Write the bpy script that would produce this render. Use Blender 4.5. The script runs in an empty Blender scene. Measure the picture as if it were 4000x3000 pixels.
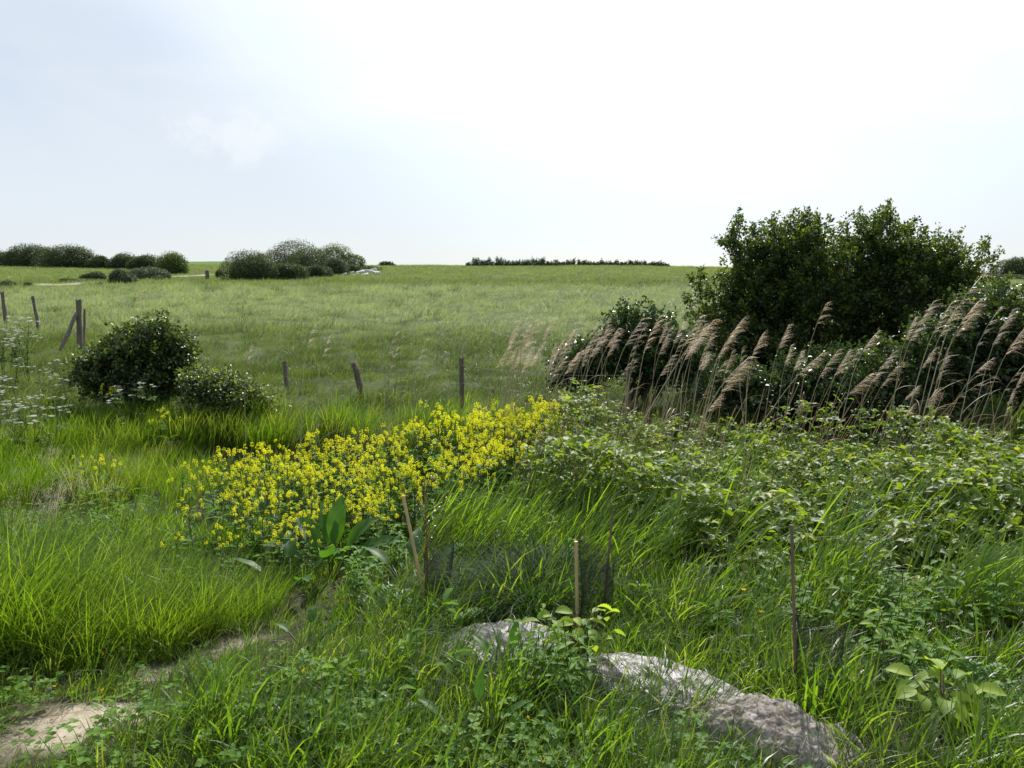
import bpy, math, random
import numpy as np
from mathutils import Vector, Matrix, Euler

R = np.random.default_rng(7)
random.seed(7)
PI = math.pi
rad = math.radians
scene = bpy.context.scene
COL = scene.collection

# ------------------------------------------------------------------ camera
CAM = Vector((0, 0, 1.7))
PITCH = rad(7.0)
FPX = 3140.0                       # focal length in photo pixels (4000 wide)
cd = bpy.data.cameras.new('camera')
cam = bpy.data.objects.new('camera', cd)
COL.objects.link(cam)
cam.location = CAM
cam.rotation_euler = (PI / 2 - PITCH, 0, 0)
cd.sensor_width = 36
cd.lens = 36 * FPX / 4000
cd.clip_start = 0.05
cd.clip_end = 3000
scene.camera = cam


def ray(px, py):
    x = (px - 2000) / FPX
    u = -(py - 1500) / FPX
    return np.array([x, math.cos(PITCH) + u * math.sin(PITCH), -math.sin(PITCH) + u * math.cos(PITCH)])


def at(px, py, Y):
    d = ray(px, py)
    return np.array([0, 0, 1.7]) + d * (Y / d[1])


def smooth(a, b, x):
    t = np.clip((np.asarray(x, float) - a) / (b - a), 0, 1)
    return t * t * (3 - 2 * t)


# ------------------------------------------------------------------ noise and terrain
_tab = np.random.default_rng(3).random((256, 256))


def vnoise(x, y, f=1.0, o=0):
    x = np.asarray(x, float) * f + 37.3 * o + 1000
    y = np.asarray(y, float) * f + 91.7 * o + 1000
    xi = np.floor(x).astype(int); yi = np.floor(y).astype(int)
    xf = x - xi; yf = y - yi
    xf = xf * xf * (3 - 2 * xf); yf = yf * yf * (3 - 2 * yf)
    a = _tab[xi & 255, yi & 255]; b = _tab[(xi + 1) & 255, yi & 255]
    c = _tab[xi & 255, (yi + 1) & 255]; d = _tab[(xi + 1) & 255, (yi + 1) & 255]
    return (a * (1 - xf) + b * xf) * (1 - yf) + (c * (1 - xf) + d * xf) * yf


def fbm(x, y, f=1.0, o=0, n=3):
    v = 0; a = 0.5; s = 0
    for k in range(n):
        v = v + a * vnoise(x, y, f * 2 ** k, o + k); s += a; a *= 0.5
    return v / s


def pchip(xs, ys, x):
    xs = np.array(xs, float); ys = np.array(ys, float)
    h = np.diff(xs); dl = np.diff(ys) / h
    m = np.zeros_like(ys); m[0] = dl[0]; m[-1] = dl[-1]
    for i in range(1, len(xs) - 1):
        m[i] = 0 if dl[i - 1] * dl[i] <= 0 else 2 * dl[i - 1] * dl[i] / (dl[i - 1] + dl[i])
    x = np.clip(np.asarray(x, float), xs[0], xs[-1])
    i = np.clip(np.searchsorted(xs, x, side='right') - 1, 0, len(xs) - 2)
    t = (x - xs[i]) / h[i]
    return ((1 + 2 * t) * (1 - t) ** 2 * ys[i] + t * (1 - t) ** 2 * h[i] * m[i]
            + t * t * (3 - 2 * t) * ys[i + 1] + t * t * (t - 1) * h[i] * m[i + 1])


PC = ([-60, 0, 2.5, 5, 7, 9, 11, 12.5, 16, 20, 30, 50, 80, 110, 125, 140, 180, 420],
      [0.1, 0, 0, -.2, -.35, -.42, -.3, -.08, .08, .25, .62, 1.5, 2.9, 4.15, 4.52, 4.55, 3.8, -6])
PL = ([-60, 0, 2.5, 5, 7, 9, 11, 12.5, 16, 20, 30, 50, 80, 110, 150, 185, 220, 420],
      [0.1, 0, 0, -.2, -.35, -.42, -.3, -.08, .08, .25, .62, 1.45, 2.75, 4.0, 5.85, 7.0, 7.5, 2])


def H(x, y):
    x = np.asarray(x, float); y = np.asarray(y, float)
    a = x / np.maximum(y, 1.0)
    wl = smooth(-.19, -.29, a)
    z = pchip(*PC, y) * (1 - wl) + pchip(*PL, y) * wl
    k = 1 - .36 * smooth(.12, .62, a)
    z = np.where(z > 0.3, 0.3 + (z - 0.3) * k, z)
    yc = 9.7 + 0.06 * x
    z = z - (0.5 + .35 * np.exp(-((x + 2.6) / 1.0) ** 2)) * np.exp(-((y - yc) / .75) ** 2) * smooth(-6, -3, x)
    near = smooth(60, 15, y)
    z = z + near * (fbm(x, y, .9, 5) - .5) * .16 + near * (fbm(x, y, 3.5, 9, 2) - .5) * .05
    z = z + smooth(15, 60, y) * (fbm(x, y, .12, 15) - .5) * .25
    return z


def ground(px, py, ymax=230.0):
    d = ray(px, py); d = d / d[1]
    ys = np.geomspace(2.0, ymax, 1500)
    zz = 1.7 + d[2] * ys
    g = H(d[0] * ys, ys)
    k = np.where(zz < g)[0]
    Y = ys[k[0]] if len(k) else 122.0
    x = d[0] * Y
    return np.array([x, Y, float(H(x, Y))])


def in_poly(x, y, poly):
    x = np.asarray(x); y = np.asarray(y)
    c = np.zeros(x.shape, bool)
    n = len(poly)
    for i in range(n):
        x0, y0 = poly[i]; x1, y1 = poly[(i + 1) % n]
        if y0 == y1: continue
        c ^= ((y0 > y) != (y1 > y)) & (x < (x1 - x0) * (y - y0) / (y1 - y0) + x0)
    return c


def sample_poly(poly, n):
    p = np.array(poly)
    lo, hi = p.min(0), p.max(0)
    out = np.zeros((0, 2))
    while len(out) < n:
        q = lo + R.random((n * 3, 2)) * (hi - lo)
        out = np.concatenate([out, q[in_poly(q[:, 0], q[:, 1], poly)]])
    return out[:n]


# ------------------------------------------------------------------ materials
def new_mat(name):
    m = bpy.data.materials.new(name); m.use_nodes = True
    nt = m.node_tree; nt.nodes.clear()
    out = nt.nodes.new('ShaderNodeOutputMaterial')
    return m, nt, out


def N(nt, t, **kw):
    n = nt.nodes.new(t)
    for k, v in kw.items():
        if k.startswith('in_'): n.inputs[int(k[3:])].default_value = v
        else: setattr(n, k, v)
    return n


def ramp(nt, fac, cols):
    r = nt.nodes.new('ShaderNodeValToRGB')
    e = r.color_ramp.elements
    while len(e) < len(cols): e.new(.5)
    for el, (p, c) in zip(e, cols):
        el.position = p; el.color = (*c, 1)
    nt.links.new(fac, r.inputs[0])
    return r.outputs[0]


def leaf_mat(name, cols, trans=.45, tcol=None, rough=.4, spec=.5, inst=True, tintw=.55, dry=None):
    """cols: ramp of base colour over a per-leaf / per-plant random value; tcol multiplies the colour for transmitted light."""
    m, nt, out = new_mat(name)
    L = nt.links.new
    bv = N(nt, 'ShaderNodeAttribute', attribute_name='bv')
    fac = bv.outputs['Fac']
    if inst:
        ti = N(nt, 'ShaderNodeAttribute', attribute_name='tint', attribute_type='INSTANCER')
        tsrc = ti.outputs['Fac']
    else:
        oi = N(nt, 'ShaderNodeObjectInfo'); tsrc = oi.outputs['Random']
    mx = N(nt, 'ShaderNodeMix', data_type='FLOAT', in_0=tintw)
    L(fac, mx.inputs[2]); L(tsrc, mx.inputs[3])
    col = ramp(nt, mx.outputs[0], cols)
    if dry:
        dr = N(nt, 'ShaderNodeAttribute', attribute_name='dry', attribute_type='INSTANCER')
        mc = N(nt, 'ShaderNodeMix', data_type='RGBA')
        L(dr.outputs['Fac'], mc.inputs[0]); L(col, mc.inputs[6]); mc.inputs[7].default_value = (*dry, 1)
        col = mc.outputs[2]
    p = N(nt, 'ShaderNodeBsdfPrincipled')
    L(col, p.inputs['Base Color'])
    p.inputs['Roughness'].default_value = rough
    p.inputs['Specular IOR Level'].default_value = spec
    t = N(nt, 'ShaderNodeBsdfTranslucent')
    mul = N(nt, 'ShaderNodeMix', data_type='RGBA', blend_type='MULTIPLY', in_0=1.0)
    L(col, mul.inputs[6]); mul.inputs[7].default_value = (*(tcol or (1.9, 1.8, .8)), 1)
    L(mul.outputs[2], t.inputs[0])
    ms = N(nt, 'ShaderNodeMixShader', in_0=trans)
    L(p.outputs[0], ms.inputs[1]); L(t.outputs[0], ms.inputs[2])
    L(ms.outputs[0], out.inputs[0])
    return m


def solid_mat(name, c1, c2, scale=8., rough=.8, spec=.3, bump=.3, stretch=(1, 1, 1), detail=6., extra=None, bdist=.02):
    m, nt, out = new_mat(name)
    L = nt.links.new
    tc = N(nt, 'ShaderNodeTexCoord')
    mp = N(nt, 'ShaderNodeMapping'); mp.inputs['Scale'].default_value = stretch
    L(tc.outputs['Object'], mp.inputs[0])
    no = N(nt, 'ShaderNodeTexNoise'); no.inputs['Scale'].default_value = scale; no.inputs['Detail'].default_value = detail
    no.inputs['Roughness'].default_value = .65
    L(mp.outputs[0], no.inputs['Vector'])
    cols = [(.3, c1), (.7, c2)] if not extra else [(.28, c1), (.55, c2), (.75, extra)]
    col = ramp(nt, no.outputs['Fac'], cols)
    p = N(nt, 'ShaderNodeBsdfPrincipled')
    L(col, p.inputs['Base Color']); p.inputs['Roughness'].default_value = rough
    p.inputs['Specular IOR Level'].default_value = spec
    b = N(nt, 'ShaderNodeBump'); b.inputs['Strength'].default_value = bump; b.inputs['Distance'].default_value = bdist
    L(no.outputs['Fac'], b.inputs['Height']); L(b.outputs[0], p.inputs['Normal'])
    L(p.outputs[0], out.inputs[0])
    return m


M = {}
G_NEAR = [(.0, (.018, .050, .010)), (.5, (.054, .116, .017)), (1., (.112, .184, .026))]
M['grass'] = leaf_mat('grass', G_NEAR, .62, (2.5, 2.3, .45), .38, .5, dry=(.17, .19, .115))
M['shadegrass'] = leaf_mat('dark_grass', [(0., (.012, .034, .012)), (1., (.045, .105, .022))], .45, (2.0, 2.1, .5), .6, .15)  # darker copy of the grass, its colour standing in for shade
M['field'] = leaf_mat('field_grass', [(.0, (.020, .045, .014)), (.5, (.070, .108, .028)), (1., (.148, .185, .046))], .5, (1.7, 1.65, .7), .45, .4, dry=(.205, .25, .19))
M['reedleaf'] = leaf_mat('reed_leaf', [(0., (.04, .10, .016)), (1., (.11, .19, .024))], .58, (2.5, 2.2, .5), .33, .5)
M['panicle'] = leaf_mat('grass_panicle', [(0., (.32, .28, .23)), (1., (.60, .55, .48))], .4, (1.3, 1.2, 1.1), .5, .3)
M['stalk'] = leaf_mat('dry_stalk', [(0., (.20, .16, .10)), (1., (.46, .39, .27))], .35, (1.3, 1.2, 1.), .5, .3)
M['clover'] = leaf_mat('clover', [(0., (.055, .13, .018)), (.6, (.11, .22, .03)), (1., (.18, .29, .04))], .42, (1.6, 1.6, .5), .6, .22)
M['weedflower'] = leaf_mat('weed_flower', [(0., (.7, .45, .01)), (1., (.8, .6, .02))], .3, (1., 1., .8), .5, .3)
M['bramble'] = leaf_mat('bramble_leaf', [(0., (.022, .050, .012)), (.5, (.092, .155, .026)), (.85, (.20, .265, .04)), (1., (.31, .29, .065))], .45, (2.2, 2.1, .45), .5, .28, inst=False, tintw=0.05)
M['brambledark'] = leaf_mat('bramble_leaf_dark', [(0., (.014, .034, .012)), (.7, (.040, .078, .02)), (1., (.20, .25, .09))], .34, (2.2, 2., .6), .40, .5, inst=False, tintw=0.05)
M['hawthorn'] = leaf_mat('hawthorn_leaf', [(0., (.016, .034, .012)), (.6, (.046, .085, .020)), (1., (.14, .17, .035))], .42, (2.3, 2.1, .5), .42, .4, inst=False, tintw=0.05)
M['ivy'] = leaf_mat('ivy_leaf', [(0., (.012, .03, .008)), (.7, (.03, .07, .014)), (1., (.075, .13, .02))], .3, (2., 1.9, .5), .3, .5, inst=False, tintw=.05)
M['farleaf'] = leaf_mat('far_leaf', [(0., (.024, .042, .018)), (.5, (.055, .085, .034)), (1., (.12, .155, .06))], .3, (1.6, 1.5, .7), .5, .3, inst=False, tintw=.1)
M['fargreen'] = leaf_mat('far_leaf_green', [(0., (.03, .06, .018)), (.5, (.07, .12, .03)), (1., (.14, .20, .05))], .35, (1.7, 1.6, .6), .5, .3, inst=False, tintw=.1)
M['farsilver'] = leaf_mat('far_leaf_silver', [(0., (.05, .065, .045)), (.5, (.085, .115, .055)), (1., (.14, .175, .095))], .25, (1.4, 1.3, .9), .5, .35, inst=False, tintw=.1)
M['stem'] = leaf_mat('green_stem', [(0., (.05, .09, .02)), (1., (.10, .15, .035))], .2, None, .5, .3, inst=False)
M['mustardleaf'] = leaf_mat('mustard_leaf', [(0., (.055, .13, .03)), (1., (.12, .22, .045))], .5, (1.9, 1.9, .6), .55, .22, inst=False)
M['mustard'] = leaf_mat('mustard_petal', [(0., (.79, .75, .006)), (1., (.90, .90, .03))], .5, (1.05, 1.1, .5), .6, .2, inst=False, tintw=.3)
M['umbel'] = leaf_mat('white_petal', [(0., (.6, .62, .55)), (1., (.8, .8, .76))], .35, (1., 1., .95), .6, .2, inst=False)
M['parsleyleaf'] = leaf_mat('parsley_leaf', [(0., (.05, .10, .03)), (1., (.10, .16, .05))], .45, (1.9, 1.8, .7), .45, .3, inst=False)
M['plume'] = leaf_mat('reed_plume', [(0., (.31, .235, .175)), (.55, (.60, .50, .39)), (1., (.88, .81, .69))], .55, (1.25, 1.18, 1.05), .45, .3, inst=False, tintw=.15)
M['reedstem'] = leaf_mat('reed_stem', [(0., (.23, .20, .12)), (.5, (.36, .31, .20)), (1., (.33, .37, .26))], .15, None, .4, .4, inst=False, tintw=.85)
M['reeddry'] = leaf_mat('reed_dry_leaf', [(0., (.25, .20, .12)), (1., (.45, .37, .25))], .35, (1.2, 1.1, .9), .5, .3, inst=False)
M['dock'] = leaf_mat('dock_leaf', [(0., (.04, .105, .018)), (1., (.07, .16, .024))], .45, (2.0, 2.1, .5), .5, .3, inst=False)
M['elm'] = leaf_mat('elm_leaf', [(0., (.16, .26, .045)), (1., (.30, .40, .06))], .48, (1.7, 1.7, .5), .55, .25, inst=False, tintw=.1)
M['fern'] = leaf_mat('fern_leaf', [(0., (.09, .18, .06)), (1., (.15, .26, .09))], .4, (1.8, 1.8, .8), .5, .3, inst=False)
M['bark'] = solid_mat('bark', (.03, .024, .02), (.085, .07, .055), 12, .9, .2, .5, (1, 1, .25))
M['cane'] = solid_mat('bramble_cane', (.10, .05, .035), (.20, .11, .07), 20, .7, .3, .1)
M['wood'] = solid_mat('weathered_wood', (.055, .045, .036), (.21, .185, .155), 14, .85, .25, .6, (3, 3, .22), 8)
M['woodlichen'] = solid_mat('lichened_wood', (.05, .042, .033), (.13, .112, .09), 11, .9, .2, .6, (2.2, 2.2, .5), 8, (.30, .24, .11))
M['bamboo'] = solid_mat('bamboo', (.36, .26, .12), (.55, .42, .22), 9, .5, .4, .2, (1, 1, .2))
M['oldcane'] = solid_mat('old_cane', (.10, .075, .045), (.22, .16, .10), 15, .7, .3, .3, (2, 2, .2))
M['wire'] = solid_mat('rusty_wire', (.12, .10, .09), (.22, .2, .18), 30, .6, .4, .1)
M['net'] = solid_mat('black_netting', (.012, .013, .013), (.03, .032, .032), 30, .5, .4, .1)
M['stone'] = solid_mat('grey_stone', (.16, .155, .15), (.36, .35, .33), 9, .8, .3, .5)
M['rubble'] = solid_mat('pale_rubble', (.34, .33, .33), (.62, .61, .6), 3, .8, .3, .5)
M['chalk'] = solid_mat('pale_track', (.26, .25, .22), (.42, .40, .36), 1.5, .95, .1, .2)


def mound_mat():
    m, nt, out = new_mat('dry_silt')
    L = nt.links.new
    tc = N(nt, 'ShaderNodeTexCoord')
    n1 = N(nt, 'ShaderNodeTexNoise'); n1.inputs['Scale'].default_value = 9; n1.inputs['Detail'].default_value = 8
    n2 = N(nt, 'ShaderNodeTexVoronoi'); n2.inputs['Scale'].default_value = 110
    n3 = N(nt, 'ShaderNodeTexNoise'); n3.inputs['Scale'].default_value = 160; n3.inputs['Detail'].default_value = 4
    for n in (n1, n2, n3): L(tc.outputs['Object'], n.inputs['Vector'])
    c1 = ramp(nt, n1.outputs['Fac'], [(.3, (.19, .172, .155)), (.7, (.38, .355, .33))])
    c2 = ramp(nt, n2.outputs['Color'], [(.2, (.45, .42, .4)), (.8, (1.1, 1.05, 1.))])
    mu = N(nt, 'ShaderNodeMix', data_type='RGBA', blend_type='MULTIPLY', in_0=.8)
    L(c1, mu.inputs[6]); L(c2, mu.inputs[7])
    ds = N(nt, 'ShaderNodeVectorMath', operation='SCALE'); ds.inputs['Scale'].default_value = .09; L(n3.outputs['Color'], ds.inputs[0])
    av = N(nt, 'ShaderNodeVectorMath', operation='ADD'); L(tc.outputs['Object'], av.inputs[0]); L(ds.outputs[0], av.inputs[1])
    n3.inputs['Scale'].default_value = 30
    vc = N(nt, 'ShaderNodeTexVoronoi', feature='DISTANCE_TO_EDGE'); vc.inputs['Scale'].default_value = 17; L(av.outputs[0], vc.inputs['Vector'])
    ck = ramp(nt, vc.outputs['Distance'], [(.0, (.35, .32, .3)), (.07, (1, 1, 1))])
    mk = N(nt, 'ShaderNodeMix', data_type='RGBA', blend_type='MULTIPLY', in_0=.75); L(mu.outputs[2], mk.inputs[6]); L(ck, mk.inputs[7]); mu = mk
    p = N(nt, 'ShaderNodeBsdfPrincipled'); L(mu.outputs[2], p.inputs['Base Color']); p.inputs['Roughness'].default_value = .9
    p.inputs['Specular IOR Level'].default_value = .2
    b = N(nt, 'ShaderNodeBump'); b.inputs['Strength'].default_value = .8; b.inputs['Distance'].default_value = .008
    L(n3.outputs['Fac'], b.inputs['Height']); L(b.outputs[0], p.inputs['Normal'])
    L(p.outputs[0], out.inputs[0])
    return m


def sheet_mat():
    m, nt, out = new_mat('dusty_polythene')
    L = nt.links.new
    tc = N(nt, 'ShaderNodeTexCoord')
    n1 = N(nt, 'ShaderNodeTexNoise'); n1.inputs['Scale'].default_value = 7; n1.inputs['Detail'].default_value = 8; n1.inputs['Roughness'].default_value = .7
    n2 = N(nt, 'ShaderNodeTexNoise'); n2.inputs['Scale'].default_value = 17; n2.inputs['Detail'].default_value = 5
    n3 = N(nt, 'ShaderNodeTexNoise'); n3.inputs['Scale'].default_value = 22; n3.inputs['Detail'].default_value = 4; n3.inputs['Distortion'].default_value = 1.2
    for n in (n1, n2, n3): L(tc.outputs['Object'], n.inputs['Vector'])
    col = ramp(nt, n1.outputs['Fac'], [(.3, (.065, .060, .060)), (.52, (.14, .13, .126)), (.72, (.25, .232, .222))])
    rg = ramp(nt, n1.outputs['Fac'], [(.3, (.40, .40, .40)), (.7, (.58, .58, .58))])
    p = N(nt, 'ShaderNodeBsdfPrincipled'); L(col, p.inputs['Base Color']); L(rg, p.inputs['Roughness'])
    p.inputs['Specular IOR Level'].default_value = .45
    ad = N(nt, 'ShaderNodeMath', operation='ADD'); L(n2.outputs['Fac'], ad.inputs[0])
    ml = N(nt, 'ShaderNodeMath', operation='MULTIPLY', in_1=1.6); L(n3.outputs['Fac'], ml.inputs[0]); L(ml.outputs[0], ad.inputs[1])
    b = N(nt, 'ShaderNodeBump'); b.inputs['Strength'].default_value = .38; b.inputs['Distance'].default_value = .014
    L(ad.outputs[0], b.inputs['Height']); L(b.outputs[0], p.inputs['Normal'])
    L(p.outputs[0], out.inputs[0])
    return m


M['mound'] = mound_mat()
M['sheet'] = sheet_mat()


def ground_mat():
    m, nt, out = new_mat('ground')
    L = nt.links.new
    tc = N(nt, 'ShaderNodeTexCoord')
    def noise(s, d=6, r=.6):
        n = N(nt, 'ShaderNodeTexNoise'); n.inputs['Scale'].default_value = s; n.inputs['Detail'].default_value = d
        n.inputs['Roughness'].default_value = r
        L(tc.outputs['Object'], n.inputs['Vector']); return n.outputs['Fac']
    nb, nm, ns = noise(.05), noise(.6, 8), noise(14, 8, .7)
    far = ramp(nt, nm, [(.3, (.045, .072, .02)), (.55, (.07, .10, .026)), (.75, (.10, .125, .04))])
    soil = ramp(nt, ns, [(.3, (.022, .02, .014)), (.6, (.05, .048, .028)), (.8, (.09, .08, .05))])
    sand = ramp(nt, ns, [(.28, (.15, .12, .085)), (.5, (.34, .29, .215)), (.75, (.50, .45, .36))])
    crop = ramp(nt, nb, [(.3, (.05, .125, .022)), (.7, (.07, .155, .025))])
    def att(n): return N(nt, 'ShaderNodeAttribute', attribute_name=n).outputs['Fac']
    def mix(f, a, b):
        x = N(nt, 'ShaderNodeMix', data_type='RGBA'); L(f, x.inputs[0]); L(a, x.inputs[6]); L(b, x.inputs[7]); return x.outputs[2]
    c = mix(att('field'), soil, far)
    c = mix(att('crop'), c, crop)
    c = mix(att('sand'), c, sand)
    p = N(nt, 'ShaderNodeBsdfPrincipled'); L(c, p.inputs['Base Color']); p.inputs['Roughness'].default_value = .95
    p.inputs['Specular IOR Level'].default_value = .15
    b = N(nt, 'ShaderNodeBump'); b.inputs['Strength'].default_value = .7; b.inputs['Distance'].default_value = .02
    L(ns, b.inputs['Height']); L(b.outputs[0], p.inputs['Normal'])
    L(p.outputs[0], out.inputs[0])
    return m


M['ground'] = ground_mat()


# ------------------------------------------------------------------ mesh helpers
class Geo:
    """collects vertices, triangles / quads and a per-vertex random value, and links them as ONE mesh"""
    def __init__(s): s.V = []; s.F3 = []; s.F4 = []; s.B = []; s.n = 0

    def add(s, V, F3=None, F4=None, bv=None):
        V = np.asarray(V, float)
        if F3 is not None and len(F3): s.F3.append(np.asarray(F3) + s.n)
        if F4 is not None and len(F4): s.F4.append(np.asarray(F4) + s.n)
        s.V.append(V); s.B.append(np.full(len(V), .5) if bv is None else np.broadcast_to(np.asarray(bv, float), (len(V),)))
        s.n += len(V)

    def mesh(s, name, mat, smooth_=False, origin=None):
        V = np.concatenate(s.V)
        if origin is not None: V = V - np.asarray(origin)
        me = bpy.data.meshes.new(name)
        f3 = np.concatenate(s.F3) if s.F3 else np.zeros((0, 3), int)
        f4 = np.concatenate(s.F4) if s.F4 else np.zeros((0, 4), int)
        me.vertices.add(len(V)); me.vertices.foreach_set('co', V.astype(np.float32).ravel())
        li = np.concatenate([f3.ravel(), f4.ravel()]).astype(np.int32)
        me.loops.add(len(li)); me.loops.foreach_set('vertex_index', li)
        ls = np.concatenate([np.arange(len(f3)) * 3, len(f3) * 3 + np.arange(len(f4)) * 4]).astype(np.int32)
        me.polygons.add(len(ls)); me.polygons.foreach_set('loop_start', ls)
        if smooth_: me.polygons.foreach_set('use_smooth', np.ones(len(ls), bool))
        me.update(calc_edges=True)
        me.validate()
        a = me.attributes.new('bv', 'FLOAT', 'POINT'); a.data.foreach_set('value', np.concatenate(s.B).astype(np.float32))
        me.materials.append(mat)
        return me

    def obj(s, name, mat, parent=None, smooth_=False, origin=None):
        return link(name, s.mesh(name, mat, smooth_, origin), parent, None if origin is None else origin)


def link(name, me, parent=None, loc=None):
    o = bpy.data.objects.new(name, me); COL.objects.link(o)
    if parent is not None: o.parent = parent
    if loc is not None and parent is None: o.location = loc
    return o


def tag(o, label, cat=None, group=None, kind=None):
    o['label'] = label
    if cat: o['category'] = cat
    if group: o['group'] = group
    if kind: o['kind'] = kind
    return o


def thing(name, label, cat, loc, group=None, rot=(0, 0, 0)):
    o = bpy.data.objects.new(name, None); COL.objects.link(o)
    o.location = loc; o.rotation_euler = rot; o.empty_display_size = .05
    return tag(o, label, cat, group)


def dup(root, loc, rot=(0, 0, 0), scale=1., label=None, group=None):
    def cp(o, par):
        c = o.copy(); COL.objects.link(c)
        if par is not None: c.parent = par
        for ch in kids.get(o.name, []): cp(ch, c)
        return c
    kids = KIDS.setdefault(root.name, {})
    if not kids:
        st = [root]
        while st:
            o = st.pop(); kids[o.name] = list(o.children); st += list(o.children)
    r = cp(root, None)
    r.location = loc; r.rotation_euler = rot; r.scale = (scale, scale, scale)
    if label: r['label'] = label
    if group: r['group'] = group
    return r


KIDS = {}


def unit(v):
    v = np.asarray(v, float); return v / np.maximum(np.linalg.norm(v, axis=-1, keepdims=True), 1e-9)


# leaf templates: (u along, v across, w lift), triangles
DIAMOND = (np.array([[0, 0, 0], [.42, -.5, .14], [1, 0, -.05], [.42, .5, .14]]), np.array([[0, 1, 2], [0, 2, 3]]))
OVATE = (np.array([[0, 0, 0], [.18, -.36, .08], [.5, -.5, .12], [.8, -.28, .03], [1, 0, -.12], [.8, .28, .03], [.5, .5, .12], [.18, .36, .08], [.5, 0, 0]]),
         np.array([[0, 1, 8], [1, 2, 8], [2, 3, 8], [3, 4, 8], [4, 5, 8], [5, 6, 8], [6, 7, 8], [7, 0, 8]]))


def leaves(geo, C, D, Nn, Ln, Wd, tmpl=DIAMOND, bv=None):
    C = np.asarray(C); n = len(C)
    D = unit(D); S = unit(np.cross(Nn, D)); Nn = np.cross(D, S)
    T, F = tmpl; k = len(T)
    Ln = np.broadcast_to(Ln, (n,)); Wd = np.broadcast_to(Wd, (n,))
    V = (C[:, None] + T[None, :, 0, None] * Ln[:, None, None] * D[:, None]
         + T[None, :, 1, None] * Wd[:, None, None] * S[:, None] + T[None, :, 2, None] * Ln[:, None, None] * Nn[:, None])
    FF = F[None] + (np.arange(n) * k)[:, None, None]
    b = R.random(n) if bv is None else np.broadcast_to(bv, (n,))
    geo.add(V.reshape(-1, 3), FF.reshape(-1, 3), None, np.repeat(b, k))


def blades(geo, B, az, L, W, th0, bend, seg=4, twist=.5, bv=None, tipw=0.0):
    """grass blades: strips that start at angle th0 from vertical and bend over towards az"""
    n = len(B)
    L, W, th0, bend = (np.broadcast_to(q, (n,)).astype(float) for q in (L, W, th0, bend))
    d = np.stack([np.cos(az), np.sin(az), np.zeros(n)], 1)
    tw = az + PI / 2 + R.normal(0, twist, n)
    side = np.stack([np.cos(tw), np.sin(tw), np.zeros(n)], 1)
    pos = np.array(B, float).copy()
    rows = []
    for k in range(seg + 1):
        s = k / seg
        w = W * (.55 + .9 * s) * (1 - s ** 2.2) if k < seg else W * tipw
        rows.append(pos - side * (w / 2)[:, None]); rows.append(pos + side * (w / 2)[:, None])
        th = th0 + bend * ((k + .5) / seg) ** 1.2
        pos = pos + d * (np.sin(th) * L / seg)[:, None]
        pos[:, 2] += np.cos(th) * L / seg
    V = np.stack(rows, 1)           # n, 2(seg+1), 3
    m = 2 * (seg + 1)
    F = np.array([[2 * k, 2 * k + 1, 2 * k + 3, 2 * k + 2] for k in range(seg)])
    FF = F[None] + (np.arange(n) * m)[:, None, None]
    b = R.random(n) if bv is None else np.broadcast_to(bv, (n,))
    geo.add(V.reshape(-1, 3), None, FF.reshape(-1, 4), np.repeat(b, m))


def tube(geo, P, r, sides=6, bv=.5, cap=True):
    P = np.asarray(P, float); n = len(P)
    r = np.broadcast_to(r, (n,))
    T = unit(np.gradient(P, axis=0))
    ref = np.array([0, 1, 0]) if abs(T[0][1]) < .9 else np.array([1, 0, 0])
    A = unit(np.cross(T, ref)); Bv = np.cross(T, A)
    a = np.arange(sides) / sides * 2 * PI
    V = P[:, None] + (np.cos(a)[None, :, None] * A[:, None] + np.sin(a)[None, :, None] * Bv[:, None]) * r[:, None, None]
    F = [[i * sides + j, i * sides + (j + 1) % sides, (i + 1) * sides + (j + 1) % sides, (i + 1) * sides + j] for i in range(n - 1) for j in range(sides)]
    V = V.reshape(-1, 3)
    F3 = []
    if cap:
        V = np.concatenate([V, P[:1], P[-1:]])
        c0, c1 = n * sides, n * sides + 1
        F3 = [[c0, (j + 1) % sides, j] for j in range(sides)] + [[c1, (n - 1) * sides + j, (n - 1) * sides + (j + 1) % sides] for j in range(sides)]
    geo.add(V, F3, F, bv)


def rand_dirs(n, up=0.):
    v = unit(R.normal(0, 1, (n, 3))); v[:, 2] += up
    return unit(v)


# ------------------------------------------------------------------ scattering (only for what nobody could count)
def src_collection(name, meshes):
    c = bpy.data.collections.new(name)
    for i, me in enumerate(meshes):
        o = bpy.data.objects.new('%s_%02d' % (name, i), me); c.objects.link(o)
    return c


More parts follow.
